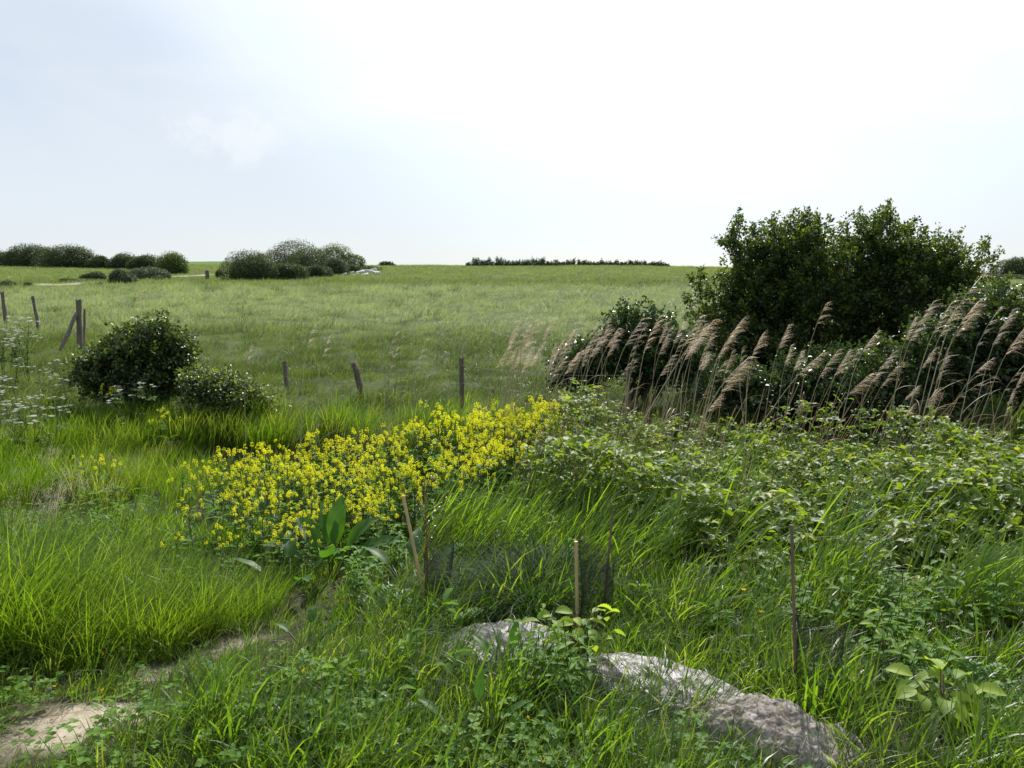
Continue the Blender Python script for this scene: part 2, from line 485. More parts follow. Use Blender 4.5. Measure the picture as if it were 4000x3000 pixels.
def scatter(name, label, coll, nvar, P, rotz, scl, tint, dry=None, tilt=None, kind='stuff', cat=None):
    n = len(P)
    me = bpy.data.meshes.new(name)
    me.vertices.add(n); me.vertices.foreach_set('co', P.astype(np.float32).ravel())
    rot = np.zeros((n, 3), np.float32); rot[:, 2] = rotz
    if tilt is not None: rot[:, :2] = tilt
    def fa(nm, v, t='FLOAT', key='value'):
        me.attributes.new(nm, t, 'POINT').data.foreach_set(key, np.ascontiguousarray(v).ravel())
    fa('rot', rot, 'FLOAT_VECTOR', 'vector')
    fa('scl', np.asarray(scl, np.float32))
    fa('idx', R.integers(0, nvar, n).astype(np.int32), 'INT')
    fa('tint', np.clip(tint, 0, 1).astype(np.float32))
    fa('dry', (np.zeros(n) if dry is None else np.clip(dry, 0, 1)).astype(np.float32))
    o = link(name, me)
    tag(o, label, cat, None, kind)
    g = bpy.data.node_groups.new(name + '_scatter', 'GeometryNodeTree')
    g.interface.new_socket('Geometry', in_out='INPUT', socket_type='NodeSocketGeometry')
    g.interface.new_socket('Geometry', in_out='OUTPUT', socket_type='NodeSocketGeometry')
    L = g.links.new
    gi = g.nodes.new('NodeGroupInput'); go = g.nodes.new('NodeGroupOutput')
    ci = g.nodes.new('GeometryNodeCollectionInfo')
    ci.inputs['Collection'].default_value = coll
    ci.inputs['Separate Children'].default_value = True
    ci.inputs['Reset Children'].default_value = True
    iop = g.nodes.new('GeometryNodeInstanceOnPoints'); iop.inputs['Pick Instance'].default_value = True
    def na(nm, t):
        q = g.nodes.new('GeometryNodeInputNamedAttribute'); q.data_type = t; q.inputs[0].default_value = nm; return q.outputs[0]
    e2r = g.nodes.new('FunctionNodeEulerToRotation')
    L(na('rot', 'FLOAT_VECTOR'), e2r.inputs[0])
    L(gi.outputs[0], iop.inputs['Points']); L(ci.outputs[0], iop.inputs['Instance'])
    L(na('idx', 'INT'), iop.inputs['Instance Index']); L(e2r.outputs[0], iop.inputs['Rotation'])
    L(na('scl', 'FLOAT'), iop.inputs['Scale'])
    L(iop.outputs[0], go.inputs[0])
    md = o.modifiers.new('scatter', 'NODES'); md.node_group = g
    return o


def wind_az(n, wind=1.2):
    a = R.random(n) * 2 * PI
    return np.arctan2(np.sin(a), np.cos(a) + wind)


def tuft(n, spread, h, w, th=(.05, .35), bend=(.3, 1.3), seg=4, wind=1.0, twist=.5, extra=None, mat='grass', bvr=(0, 1)):
    g = Geo()
    r = np.sqrt(R.random(n)) * spread; a = R.random(n) * 2 * PI
    B = np.stack([r * np.cos(a), r * np.sin(a), np.full(n, -.02)], 1)
    out = np.arctan2(np.sin(a) * r / spread * .8 + R.normal(0, .4, n), np.cos(a) * r / spread * .8 + R.normal(0, .4, n) + wind)
    blades(g, B, out, R.uniform(*h, n), R.uniform(*w, n), R.uniform(*th, n), R.uniform(*bend, n), seg, twist, R.uniform(*bvr, n))
    if extra: extra(g, spread)
    return g.mesh('grass_tuft', M[mat])


def frustum_points(y0, y1, dens, margin=1.25, dens_fn=None):
    """random ground points over the view wedge, a margin wider than the picture"""
    out = []
    edges = np.geomspace(y0, y1, 12)
    for a, b in zip(edges[:-1], edges[1:]):
        hw = .637 * b * margin + .9
        n = int(dens * (b - a) * 2 * hw)
        out.append(np.stack([R.uniform(-hw, hw, n), R.uniform(a, b, n)], 1))
    return np.concatenate(out)

# ------------------------------------------------------------------ regions on the ground (metres)
MUSTARD = [(-2.75, 7.2), (-2.1, 7.7), (-1.6, 7.3), (-1.2, 8.1), (-.4, 8.8), (.5, 8.8), (.35, 7.6), (-.2, 6.6), (-.85, 5.6), (-1.15, 5.0), (-1.55, 4.85), (-1.95, 5.6), (-2.5, 6.4)]
BRAMBLE = [(.6, 8.4), (1.2, 8.4), (2.0, 7.9), (4.5, 7.4), (6.2, 7.0), (5.2, 4.3), (3.4, 3.45), (2.1, 3.85), (1.25, 4.6), (1.1, 5.4), (.45, 6.0), (.05, 6.7), (.35, 7.6)]
SHEET_A = (-.02, 3.74); SHEET_B = (.60, 3.27); MOUND = (.98, 2.78)


def sand_mask(x, y):
    # trodden strip from the lower left corner, and a second patch under the tussocks
    c1 = -1.93 + (y - 2.3) * .36
    b1 = np.exp(-((x - c1) / .30) ** 2) * smooth(3.55, 3.0, y)
    c2 = -1.98 + (y - 3.2) * .72
    b2 = np.exp(-((x - c2) / .18) ** 2) * smooth(2.9, 3.25, y) * smooth(4.5, 3.9, y)
    b3 = np.exp(-(((x + 2.1) / .5) ** 2 + ((y - 3.15) / .28) ** 2))
    m = np.maximum(np.maximum(b1, .85 * b2), .6 * b3)
    return np.clip(m * 1.5 - .85 + (fbm(x, y, 5, 21) - .5) * 2.6, 0, 1)


def clear_mask(x, y):
    """1 where nothing tall may grow: the sheet and the mound"""
    m = np.exp(-(((x - SHEET_A[0]) / .30) ** 2 + ((y - SHEET_A[1] - .07) / .17) ** 2) ** 2)
    u = (x - SHEET_B[0]) * .85 - (y - SHEET_B[1]) * .52; v = (x - SHEET_B[0]) * .52 + (y - SHEET_B[1]) * .85 - .07
    m = np.maximum(m, np.exp(-((u / .48) ** 2 + (v / .12) ** 2) ** 2))
    u = (x - MOUND[0]) * .75 - (y - MOUND[1]) * .66; v = (x - MOUND[0]) * .66 + (y - MOUND[1]) * .75 - .05
    m = np.maximum(m, np.exp(-((u / .32) ** 2 + (v / .13) ** 2) ** 2))
    m = np.maximum(m, .8 * np.exp(-(((x - 1.36) / .24) ** 2 + ((y - 2.90) / .13) ** 2) ** 2))
    for sx, sy, sr in ((1.48, 2.70, .21), (.27, 3.22, .12)):
        m = np.maximum(m, .7 * np.exp(-(((x - sx) / sr) ** 2 + ((y - sy) / sr) ** 2) ** 2))
    return m


# ------------------------------------------------------------------ ground, path
def build_ground():
    v = np.concatenate([-np.geomspace(60, 2.5, 14)[:-1], np.linspace(-2.5, 1.5, 10)[:-1], np.geomspace(1.5, 420, 330)])
    u = np.sinh(np.linspace(-6.6, 6.6, 321)) / np.sinh(6.6)
    X = []; Y = []
    for y in v:
        X.append(u * 420 * 1.0); Y.append(np.full(len(u), y))
    # a fan near the camera: mix even spacing with the sinh spacing
    X = np.array(X); Y = np.array(Y)
    Z = H(X, Y)
    nr, nc = X.shape
    V = np.stack([X, Y, Z], -1).reshape(-1, 3)
    i = np.arange(nr * nc).reshape(nr, nc)
    F = np.stack([i[:-1, :-1], i[:-1, 1:], i[1:, 1:], i[1:, :-1]], -1).reshape(-1, 4)
    g = Geo(); g.add(V, None, F)
    me = g.mesh('ground', M['ground'], True)
    x, y = V[:, 0], V[:, 1]
    a = x / np.maximum(y, 1)
    for nm, val in (('sand', sand_mask(x, y) * (y < 6) * (y > 0)), ('field', .75 * smooth(10.3, 11.5, y) + .25 * smooth(14, 45, y)), ('crop', smooth(128, 140, y) * smooth(-.18, -.22, a))):
        me.attributes.new(nm, 'FLOAT', 'POINT').data.foreach_set('value', val.astype(np.float32))
    o = link('ground', me)
    tag(o, 'grassy ground sloping down to a ditch and rising again to the field crest', None, None, 'structure')


build_ground()


def build_path():
    px = [(120, 1118), (230, 1119), (330, 1112), (400, 1108), (450, 1104), (560, 1092), (700, 1085), (780, 1081), (850, 1077), (930, 1075)]
    P = np.array([ground(*p) for p in px])
    t = np.linspace(0, 1, 60); s = np.linspace(0, 1, len(P))
    Q = np.stack([np.interp(t, s, P[:, k]) for k in range(2)], 1)
    T = unit(np.gradient(Q, axis=0)); S = np.stack([-T[:, 1], T[:, 0]], 1)
    rows = []
    for k in (-1, -.5, 0, .5, 1):
        q = Q + S * k * .4
        rows.append(np.column_stack([q, H(q[:, 0], q[:, 1]) + .16 - .1 * abs(k)]))
    V = np.stack(rows, 1).reshape(-1, 3)
    F = [[i * 5 + j, i * 5 + j + 1, i * 5 + j + 6, i * 5 + j + 5] for i in range(len(Q) - 1) for j in range(4)]
    g = Geo(); g.add(V, None, F)
    tag(g.obj('path', M['chalk'], None, True), 'pale gravel path curving past the far bushes', None, None, 'structure')
    return Q


PATH = build_path()


# ------------------------------------------------------------------ far shrubs, hedges
def shrub_crown(geo, c, rx, ry, h, n, leaf, lean=0., bottom=.0, seed=0, lumps=6, slope=0.):
    """leaves through a lumpy mound: several overlapping lobes"""
    rg = np.random.default_rng(seed)
    lob = []
    for k in range(lumps):
        a = rg.uniform(0, 2 * PI); r = rg.uniform(.15, .62)
        lx, ly = math.cos(a) * r, math.sin(a) * r
        top = (1 - .42 * r * r) * rg.uniform(.74, 1.0) * (1 - slope * lx)
        lob.append((lx, ly, top, rg.uniform(.32, .55)))
    lob.append((0, 0, 1.0, .55))
    k = rg.integers(0, len(lob), n)
    lb = np.array(lob)[k]
    d = unit(rg.normal(0, 1, (n, 3)))
    lowf = np.where(d[:, 2] < 0, np.sqrt(1 - (.3 * d[:, 2]) ** 2) / np.sqrt(np.maximum(1 - d[:, 2] ** 2, .04)), 1)
    d[:, 0] *= lowf; d[:, 1] *= lowf
    rr = rg.uniform(.55, 1.0, n) ** .6 * (1 + rg.normal(0, .035, n))
    q = d * rr[:, None]
    x = (lb[:, 0] + q[:, 0] * lb[:, 3]) * rx
    y = (lb[:, 1] + q[:, 1] * lb[:, 3]) * ry
    zc = lb[:, 2] * h * .42
    z = zc + q[:, 2] * lb[:, 2] * h * np.where(q[:, 2] > 0, .58, .45)
    z = np.where(z < bottom * h, bottom * h + rg.random(n) * .3 * h, z)
    x = x + lean * z
    C = np.stack([c[0] + x, c[1] + y, c[2] + z], 1)
    nn = unit(d + np.array([0, 0, .5]) + rg.normal(0, .5, (n, 3)))
    dd = unit(rg.normal(0, 1, (n, 3)) + np.array([.4, 0, .2]))
    hue = np.clip(.25 + .35 * (z / h) + rg.normal(0, .11, n), 0, 1)  # leaf colour lightens with height, painting in the lit tops
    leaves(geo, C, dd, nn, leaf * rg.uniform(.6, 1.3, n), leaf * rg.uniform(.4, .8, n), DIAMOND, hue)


def stems(geo, c, rx, h, n, r, seed=0, lean=0.):
    rg = np.random.default_rng(seed + 99)
    for k in range(n):
        a = rg.uniform(0, 2 * PI)
        e = np.array([math.cos(a) * rx * .55 + lean * h * .6, math.sin(a) * rx * .5, h * rg.uniform(.55, .85)])
        s = np.array([math.cos(a) * rx * .08, math.sin(a) * rx * .08, -.15])
        m = (s + e) / 2 + np.array([rg.normal(0, .06), rg.normal(0, .06), .08]) * h * .5
        t = np.linspace(0, 1, 6)[:, None]
        P = (1 - t) ** 2 * s + 2 * t * (1 - t) * m + t * t * e
        tube(geo, P + np.asarray(c), np.linspace(r, r * .25, 6), 5)


FAR = [  # px left, right, row top, base, leaf material, lean, slope, label, name
    (-70, 62, 980, 1040, 'farleaf', 0, .1, 'dark rounded bush at the picture edge, first in the far tree line', 'bush'),
    (35, 195, 958, 1043, 'farleaf', 0, 0, 'broad dark bush with a peaked top in the far tree line, second from the edge', 'bush'),
    (185, 352, 960, 1046, 'farleaf', .05, 0, 'tall twin-humped dark bush ending the left half of the far tree line', 'bush'),
    (345, 432, 1001, 1049, 'farleaf', 0, 0, 'small low bush in the gap of the far tree line before the bright crop', 'bush'),
    (448, 546, 992, 1051, 'farleaf', 0, 0, 'compact dark round bush right of the gap in the far tree line', 'bush'),
    (532, 640, 998, 1056, 'farleaf', 0, 0, 'mid-height dark bush between two rounder ones near the tree line end', 'bush'),
    (606, 738, 989, 1074, 'fargreen', -.05, 0, 'tall rounded green bush closing the far tree line at its right end', 'bush'),
    (505, 655, 1046, 1092, 'farsilver', 0, .1, 'wide grey-green low bush in front of the tree line beside the path', 'bush'),
    (432, 520, 1054, 1110, 'farsilver', 0, 0, 'dark-bottomed grey bush right beside the path bend', 'bush'),
    (335, 416, 1063, 1096, 'farleaf', 0, -.3, 'low dark bush hiding the path, left of the grey bushes', 'bush'),
    (232, 295, 1088, 1106, 'farleaf', 0, 0, 'tiny flat bush in the far pasture left of the path', 'bush'),
    (-10, 60, 1100, 1128, 'farsilver', 0, 0, 'low grey scrub at the picture edge behind the leaning post', 'bush'),
    (92, 124, 1106, 1126, 'farleaf', 0, 0, 'smallest scrub tuft beside the far post row', 'bush'),
    (600, 640, 1078, 1096, 'farsilver', 0, 0, 'little round grey shrub in front of the wide grey bush', 'bush'),
    (377, 400, 1106, 1120, 'farleaf', 0, 0, 'tiny dark shrub standing on the edge of the path', 'bush'),
    (846, 868, 1052, 1086, 'farleaf', 0, 0, 'narrow dark little bush just before the round dark bush of the copse', 'bush'),
    (884, 1060, 985, 1097, 'farleaf', 0, 0, 'round very dark bush at the left end of the copse', 'bush'),
    (960, 1052, 992, 1094, 'fargreen', 0, 0, 'upright green-brown bush leaning on the dark round one of the copse', 'bush'),
    (1032, 1265, 946, 1072, 'farsilver', .1, .05, 'tallest silver-grey wind-swept tree crowning the copse', 'tree'),
    (1195, 1405, 962, 1060, 'fargreen', .1, .6, 'green wind-shorn tree sloping down to the right on the copse', 'tree'),
    (1120, 1215, 985, 1050, 'fargreen', 0, 0, 'bright green bush at the heart of the copse under the silver crown', 'bush'),
    (1058, 1200, 1033, 1094, 'farleaf', 0, 0, 'low brownish-green bush at the front foot of the copse', 'bush'),
    (1190, 1282, 1038, 1086, 'farleaf', 0, 0, 'low dark bush between the brownish and the silver round one', 'bush'),
    (1255, 1352, 1010, 1074, 'farsilver', 0, 0, 'round silver-topped bush near the pale rubble heap', 'bush'),
    (1342, 1408, 1034, 1066, 'farleaf', 0, 0, 'small dark bush directly behind the rubble heap', 'bush'),
    (1400, 1480, 1040, 1060, 'fargreen', 0, .2, 'last flat scrub of the copse trailing off to the right', 'bush'),
    (1480, 1530, 1022, 1042, 'farleaf', 0, 0, 'isolated small scrub on the crest right of the copse', 'bush'),
    (3895, 4060, 1012, 1092, 'farleaf', 0, 0, 'lone grey tree on the crest at the right picture edge', 'tree'),
    (3850, 3985, 1072, 1096, 'farleaf', 0, 0, 'low dark hedge bush on the crest beside the lone tree', 'bush'),
]


def build_far():
    for i, (pl, pr, rt, rb, mt, lean, slope, label, cat) in enumerate(FAR):
        b = ground((pl + pr) / 2, rb)
        Y = b[1]
        w = (pr - pl) * Y / FPX; h = (rb - rt) * Y / FPX * 1.02
        o = thing('far_tree' if cat == 'tree' else 'far_bush', label, cat, b, 'bushes and trees along the far field edges')
        g = Geo()
        n = int(min(15000, max(500, (pr - pl) * (rb - rt) * 1.7)))
        shrub_crown(g, (0, 0, 0), w * (.92 if rb < 1060 and pr < 760 else .74), w * .55, h * 1.08, n, max(.11, Y / 804 * 1.3), lean, .0, 100 + i, 3 if cat == 'tree' else 9, slope)
        g.obj('crown', M[mt], o)
        t = Geo(); stems(t, (0, 0, 0), w * .5, h, 5, h * .035, i, lean); t.obj('trunk', M['bark'], o)


build_far()


def build_hedge():
    # the long clipped-looking dark hedge on the crest
    pts = [ground(px, 1046 + (px - 1840) / 750 * 12) for px in range(1835, 2601, 15)]
    P = np.array(pts); P[:, 1] = np.linspace(112, 118, len(P)); P[:, 0] = (np.arange(1835, 2601, 15) - 2000) / FPX * P[:, 1] / math.cos(PITCH) * .995
    P[:, 2] = H(P[:, 0], P[:, 1])
    c = P[len(P) // 2]
    o = thing('crest_hedge', 'long low dark hedge on the field crest against the sky', 'hedge', c)
    g = Geo(); t = Geo()
    for i, p in enumerate(P):
        f = i / (len(P) - 1)
        h = (1.45 - .6 * f) * R.uniform(.6, 1.2) * (.55 if i in (0, len(P) - 1) else 1)
        shrub_crown(g, p - c, .52, .8, h, 330, .2, .05, 0, 500 + i, 4)
    g.obj('crown', M['farleaf'], o)


build_hedge()


def build_rubble():
    rg = np.random.default_rng(4)
    spots = [(1345, 1072, 26, 9), (1366, 1069, 30, 14), (1392, 1070, 24, 9), (1410, 1066, 34, 16), (1436, 1064, 44, 20), (1455, 1062, 40, 22), (1470, 1066, 26, 12), (1425, 1071, 30, 8), (1482, 1069, 20, 8), (1380, 1073, 22, 6)]
    labs = ['flat pale slab at the left tip of the far rubble heap', 'rounded pale block left in the rubble heap', 'small grey chunk in the dip of the rubble heap', 'pale slanted block left of the rubble heap top', 'broad tilted pale slab under the rubble heap top', 'topmost pale slab of the rubble heap', 'pale block leaning on the right flank of the rubble heap', 'flat slab at the front foot of the rubble heap', 'last grey chunk at the right end of the rubble heap', 'smallest slab lying before the rubble heap dip']
    for (px, py, w, h), lb in zip(spots, labs):
        b = ground(px, py + 4)
        s = b[1] / FPX
        bm = Geo()
        W, Hh = w * s * .85, h * s * .7
        V = np.array([[x, y, z] for x in (-.5, .5) for y in (-.5, .5) for z in (-.15, 1)]) * np.array([W, W * .8, Hh])
        V += rg.normal(0, .12, V.shape) * np.array([W, W, Hh])
        F = [[0, 1, 3, 2], [4, 6, 7, 5], [0, 4, 5, 1], [2, 3, 7, 6], [0, 2, 6, 4], [1, 5, 7, 3]]
        bm.add(V, None, F)
        me = bm.mesh('rubble_block', M['rubble'])
        o = link('rubble_block', me); o.location = b; o.rotation_euler = (rg.normal(0, .2), rg.normal(0, .25), rg.uniform(-.5, .5))
        tag(o, lb, 'rubble', 'pale rubble heaped beside the copse')
        md = o.modifiers.new('bevel', 'BEVEL'); md.width = .05; md.segments = 2


build_rubble()


# ------------------------------------------------------------------ fences
def post(name, base, top, r, mat, label, group, square=False, seed=0, taper=.92, dip=.35):
    rg = np.random.default_rng(seed)
    base = np.asarray(base, float); top = np.asarray(top, float)
    d = top - base
    n = 9; sides = 8 if not square else 4
    t = np.linspace(-dip / np.linalg.norm(d), 1, n)[:, None]
    P = d * t
    P[:, 0] += rg.normal(0, r * .1, n); P[:, 1] += rg.normal(0, r * .1, n)
    rr = r * np.linspace(1, taper, n) * (1 + rg.normal(0, .05, n))
    g = Geo(); tube(g, P, rr, 10, .5)
    V = g.V[0]; V[-1, 2] += r * rg.uniform(-.15, .3)           # worn top
    V[-12:-2, 2] += rg.normal(0, r * .25, 10)
    o = g.obj(name, M[mat], None, True)
    o.location = base
    md = o.modifiers.new('edge', 'EDGE_SPLIT'); md.split_angle = rad(50)
    tag(o, label, 'fence post', group)
    return o, base, top


def fence_post(px_top, py_top, px_b, py_b, Y, wpx, mat, label, group, seed):
    t = at(px_top, py_top, Y); b = at(px_b, py_b, Y)
    z = float(H(b[0], b[1]))
    # extend straight down to the ground when the visible foot is hidden in grass
    if z < b[2]:
        k = (t[2] - z) / max(t[2] - b[2], .05); b = t + (b - t) * k
    r = wpx * Y / FPX / 2
    return post('fence_post', b, t, r, mat, label, group, seed=seed)


GF = 'weathered posts of the field fence'
p1 = fence_post(8, 1140, 22, 1250, 26, 15, 'wood', 'leaning grey post at the picture edge, farthest of the left fence', GF, 1)
p2 = fence_post(127, 1158, 152, 1290, 23, 12, 'wood', 'slim leaning post standing alone left of the braced post', GF, 2)
p3 = fence_post(308, 1171, 313, 1335, 19, 22, 'wood', 'thick upright grey strainer post with a slanting brace beside the bramble', GF, 3)
p3b = fence_post(331, 1207, 329, 1300, 19.6, 9, 'wood', 'thin short stake close behind the thick braced post', GF, 4)
t_ = at(300, 1222, 18.95); b_ = at(258, 1318, 18.6)
post('brace_strut', b_, t_, .045, 'wood', 'slanting timber brace leaning on the thick grey post', GF, seed=5)
p4 = fence_post(1108, 1412, 1118, 1492, 13.2, 20, 'wood', 'faint grey post behind the ditch grass, leftmost of the middle three', GF, 6)
p5 = fence_post(1382, 1416, 1408, 1515, 12.6, 26, 'woodlichen', 'leaning lichen-spotted post above the yellow flowers', GF, 7)
p6 = fence_post(1801, 1396, 1806, 1545, 12.0, 20, 'woodlichen', 'upright dark post at the back edge of the flowers beside the reeds', GF, 8)
p7 = fence_post(2450, 1440, 2455, 1560, 11.3, 18, 'woodlichen', 'dark post half hidden behind the reeds before the ivy bush', GF, 9)
for i, (a, b, c, e, Y, lb) in enumerate([(120, 1098, 121, 1122, 62, 'tiny far post left in the pasture post row'), (189, 1102, 190, 1124, 60, 'tiny far post second in the pasture post row'), (252, 1100, 256, 1124, 60, 'tiny tilted far post at the start of the pale path'), (332, 1092, 334, 1118, 60, 'stout dark far post beside the pale path'), (899, 1052, 899, 1075, 66, 'far post next to the round dark bush of the copse'), (808, 1056, 809, 1080, 66, 'stubby far post with scrub on the path edge'), (2650, 1048, 2650, 1064, 105, 'tiny post on the crest right of the long hedge')]):
    w = 16 if i in (3, 5) else 6
    fence_post(a, b, c, e, Y, w, 'wood', lb, 'small posts far off by the path and crest', 20 + i)


def wire(pts, label):
    g = Geo()
    P = []
    for a, b in zip(pts[:-1], pts[1:]):
        for k in range(12):
            t = k / 12; q = np.asarray(a) * (1 - t) + np.asarray(b) * t
            q = q.copy(); q[2] -= .06 * 4 * t * (1 - t); P.append(q)
    P.append(np.asarray(pts[-1]))
    tube(g, P, .0035, 4, .5)
    tag(g.obj('fence_wire', M['wire']), label, 'wire')


def along(p, f): return p[1] + (p[2] - p[1]) * f + np.array([0, -.06, 0])


wire([along(p4, .9), along(p5, .85), along(p6, .85), along(p7, .9)], 'thin upper wire strung along the middle posts above the ditch')
wire([along(p4, .5), along(p5, .45), along(p6, .5), along(p7, .5)], 'thin lower wire strung along the middle posts above the ditch')
wire([along(p1, .8), along(p2, .8), along(p3, .85)], 'thin wire strung between the leaning posts at the left')


# ------------------------------------------------------------------ big shrubs
def shoots(lobes, nshoot, lps, leaf, seed, Lsh=(.25, .6), up=.7, fill=.5, outer=.5, jit=.05, tmpl=DIAMOND, zmin=.02, hue=(.3, .2)):
    rg = np.random.default_rng(seed)
    lb = np.array(lobes)            # cx cy cz rx ry rz
    w = lb[:, 3] * lb[:, 4] * lb[:, 5]; w = w / w.sum()
    k = rg.choice(len(lb), nshoot, p=w)
    d = unit(rg.normal(0, 1, (nshoot, 3)))
    rr = (outer + (1 - outer) * rg.random(nshoot)) ** (.7)
    inner = rg.random(nshoot) < fill
    rr = np.where(inner, rg.random(nshoot) ** .5 * .85, rr)
    P0 = lb[k, :3] + d * rr[:, None] * lb[k, 3:] * .92
    P0[:, 2] = np.maximum(P0[:, 2], zmin + rg.random(nshoot) * .2)
    dr = unit(d * .7 + np.array([0, 0, up]) + rg.normal(0, .35, (nshoot, 3)))
    Ls = rg.uniform(*Lsh, nshoot) * np.where(inner, .8, 1)
    g = Geo(); tw = Geo()
    n = nshoot * lps
    i = np.repeat(np.arange(nshoot), lps)
    t = rg.random(n)
    bend = unit(rg.normal(0, 1, (nshoot, 3)))
    C = P0[i] + dr[i] * (t * Ls[i])[:, None] + bend[i] * (t * t * Ls[i] * .18)[:, None] + rg.normal(0, jit, (n, 3)) * (1.15 - .6 * t)[:, None]
    dd = unit(dr[i] * .5 + rg.normal(0, .8, (n, 3)))
    nn = unit(rg.normal(0, .7, (n, 3)) + np.array([0, 0, .8]))
    sz = leaf * rg.uniform(.55, 1.25, n)
    hv = np.clip(hue[0] + .35 * (t - .3) + rg.normal(0, hue[1], n) + np.repeat(rg.normal(0, .1, nshoot), lps), 0, 1)
    leaves(g, C, dd, nn, sz, sz * rg.uniform(.5, .8, n), tmpl, hv)
    for q in range(0, nshoot):
        e = P0[q] + dr[q] * Ls[q] + bend[q] * Ls[q] * .18
        s = P0[q] - dr[q] * .12
        tube(tw, [s, (s + e) / 2, e], [.006, .005, .002], 3, .5, False)
    return g, tw, P0


def limbs(geo, base, targets, r0, rg, wob=.12):
    for e in targets:
        s = np.asarray(base) + np.array([rg.normal(0, .15), rg.normal(0, .12), -.1])
        m = s * .45 + e * .55; m[2] = s[2] + (e[2] - s[2]) * .62; m += rg.normal(0, wob, 3)
        t = np.linspace(0, 1, 8)[:, None]
        P = (1 - t) ** 2 * s + 2 * t * (1 - t) * m + t * t * e
        P += rg.normal(0, .012, P.shape)
        tube(geo, P, np.linspace(r0, r0 * .18, 8), 6)


def big_shrub(name, label, cat, base, lobes, nshoot, lps, leaf, mat, seed, nlimb=14, r0=.05, **kw):
    o = thing(name, label, cat, base)
    g, tw, P0 = shoots(lobes, nshoot, lps, leaf, seed, **kw)
    g.obj('crown', M[mat], o)
    rg = np.random.default_rng(seed + 1)
    limbs(tw, (0, 0, 0), P0[rg.choice(len(P0), nlimb, False)], r0, rg)
    tw.obj('trunk', M['bark'], o)
    return o


def lobe(px, py, Y, rxpx, rzpx, ry, base):
    p = at(px, py, Y) - np.asarray(base)
    s = Y / FPX
    return (p[0], p[1], p[2], rxpx * s, ry, rzpx * s)


HB = ground(3060, 1500); HB = np.array([(3060 - 2000) / FPX * 14, 14.0, 0]); HB[2] = float(H(HB[0], HB[1]))
lobs = [lobe(3050, 1020, 14, 190, 150, .75, HB), lobe(3130, 1140, 14, 230, 260, .9, HB), lobe(2930, 1080, 14, 130, 160, .6, HB), lobe(2960, 1270, 14, 190, 210, .8, HB),
        lobe(2790, 1210, 13.8, 120, 110, .5, HB), lobe(2730, 1127, 13.8, 35, 75, .3, HB), lobe(3180, 950, 14, 90, 95, .5, HB), lobe(3060, 1420, 14, 260, 180, .7, HB), lobe(2850, 950, 14, 30, 60, .3, HB), lobe(2800, 1370, 13.8, 150, 160, .6, HB), lobe(2880, 930, 14, 60, 60, .4, HB), lobe(2960, 900, 14, 40, 50, .3, HB)]
big_shrub('hawthorn_bush', 'big dark hawthorn with ragged upright shoots, left one of the pair behind the reeds', 'bush', HB, lobs, 1330, 42, .064, 'hawthorn', 11, 30, .065, Lsh=(.2, .42), up=.85, fill=.45, jit=.045, hue=(.36, .24))
HC = np.array([(3520 - 2000) / FPX * 14.3, 14.3, 0]); HC[2] = float(H(HC[0], HC[1]))
lobs = [lobe(3420, 970, 14.3, 160, 130, .75, HC), lobe(3560, 1050, 14.3, 200, 150, .9, HC), lobe(3470, 1200, 14.3, 260, 240, .9, HC), lobe(3690, 1090, 14.3, 120, 150, .6, HC),
        lobe(3790, 1070, 14.3, 60, 110, .4, HC), lobe(3760, 1200, 14.3, 130, 140, .6, HC), lobe(3300, 1170, 14.2, 120, 240, .6, HC), lobe(3530, 1420, 14.3, 300, 190, .8, HC), lobe(3850, 1020, 14.3, 30, 70, .25, HC), lobe(3870, 1130, 14.3, 50, 40, .25, HC)]
big_shrub('hawthorn_bush', 'big dark hawthorn with broad rounded top, right one of the pair behind the reeds', 'bush', HC, lobs, 1430, 42, .064, 'hawthorn', 13, 30, .065, Lsh=(.2, .42), up=.85, fill=.48, jit=.045, hue=(.34, .24))

IB = np.array([(2480 - 2000) / FPX * 12, 12.0, 0]); IB[2] = float(H(IB[0], IB[1]))
lobs = [lobe(2480, 1290, 12, 120, 90, .4, IB), lobe(2430, 1380, 12, 160, 100, .5, IB), lobe(2560, 1400, 12, 150, 120, .5, IB), lobe(2300, 1420, 12, 130, 80, .4, IB), lobe(2660, 1430, 12, 120, 110, .5, IB), lobe(2230, 1480, 12, 100, 60, .35, IB)]
big_shrub('ivy_bush', 'glossy green ivy bush with a leafy peak behind the middle reeds', 'bush', IB, lobs, 620, 36, .06, 'ivy', 17, 10, .035, Lsh=(.15, .32), up=.5, fill=.5, tmpl=DIAMOND, jit=.05)

RB = np.array([(3800 - 2000) / FPX * 10.5, 10.5, 0]); RB[2] = float(H(RB[0], RB[1]))
lobs = [lobe(3720, 1420, 10.5, 250, 180, .6, RB), lobe(3900, 1350, 10.6, 200, 190, .7, RB), lobe(3830, 1240, 10.7, 110, 110, .5, RB), lobe(4080, 1380, 10.6, 200, 220, .7, RB), lobe(3480, 1500, 10.4, 200, 130, .5, RB), lobe(3940, 1180, 10.8, 70, 60, .35, RB)]
big_shrub('bramble_bush', 'dark high bramble mass at the right edge below the hawthorn', 'bush', RB, lobs, 1000, 40, .062, 'brambledark', 19, 10, .02, Lsh=(.15, .4), up=.45, fill=.55, jit=.055, hue=(.32, .2))
RC = np.array([(3150 - 2000) / FPX * 11.2, 11.2, 0]); RC[2] = float(H(RC[0], RC[1]))
lobs = [lobe(3100, 1530, 11.2, 330, 110, .5, RC), lobe(3300, 1500, 11.4, 240, 130, .5, RC), lobe(2860, 1540, 11.2, 160, 90, .4, RC)]
big_shrub('bramble_bush', 'low dark bramble under the hawthorn pair behind the reed stems', 'bush', RC, lobs, 560, 38, .06, 'brambledark', 23, 8, .02, Lsh=(.15, .35), up=.4, fill=.6, jit=.055, hue=(.15, .15))

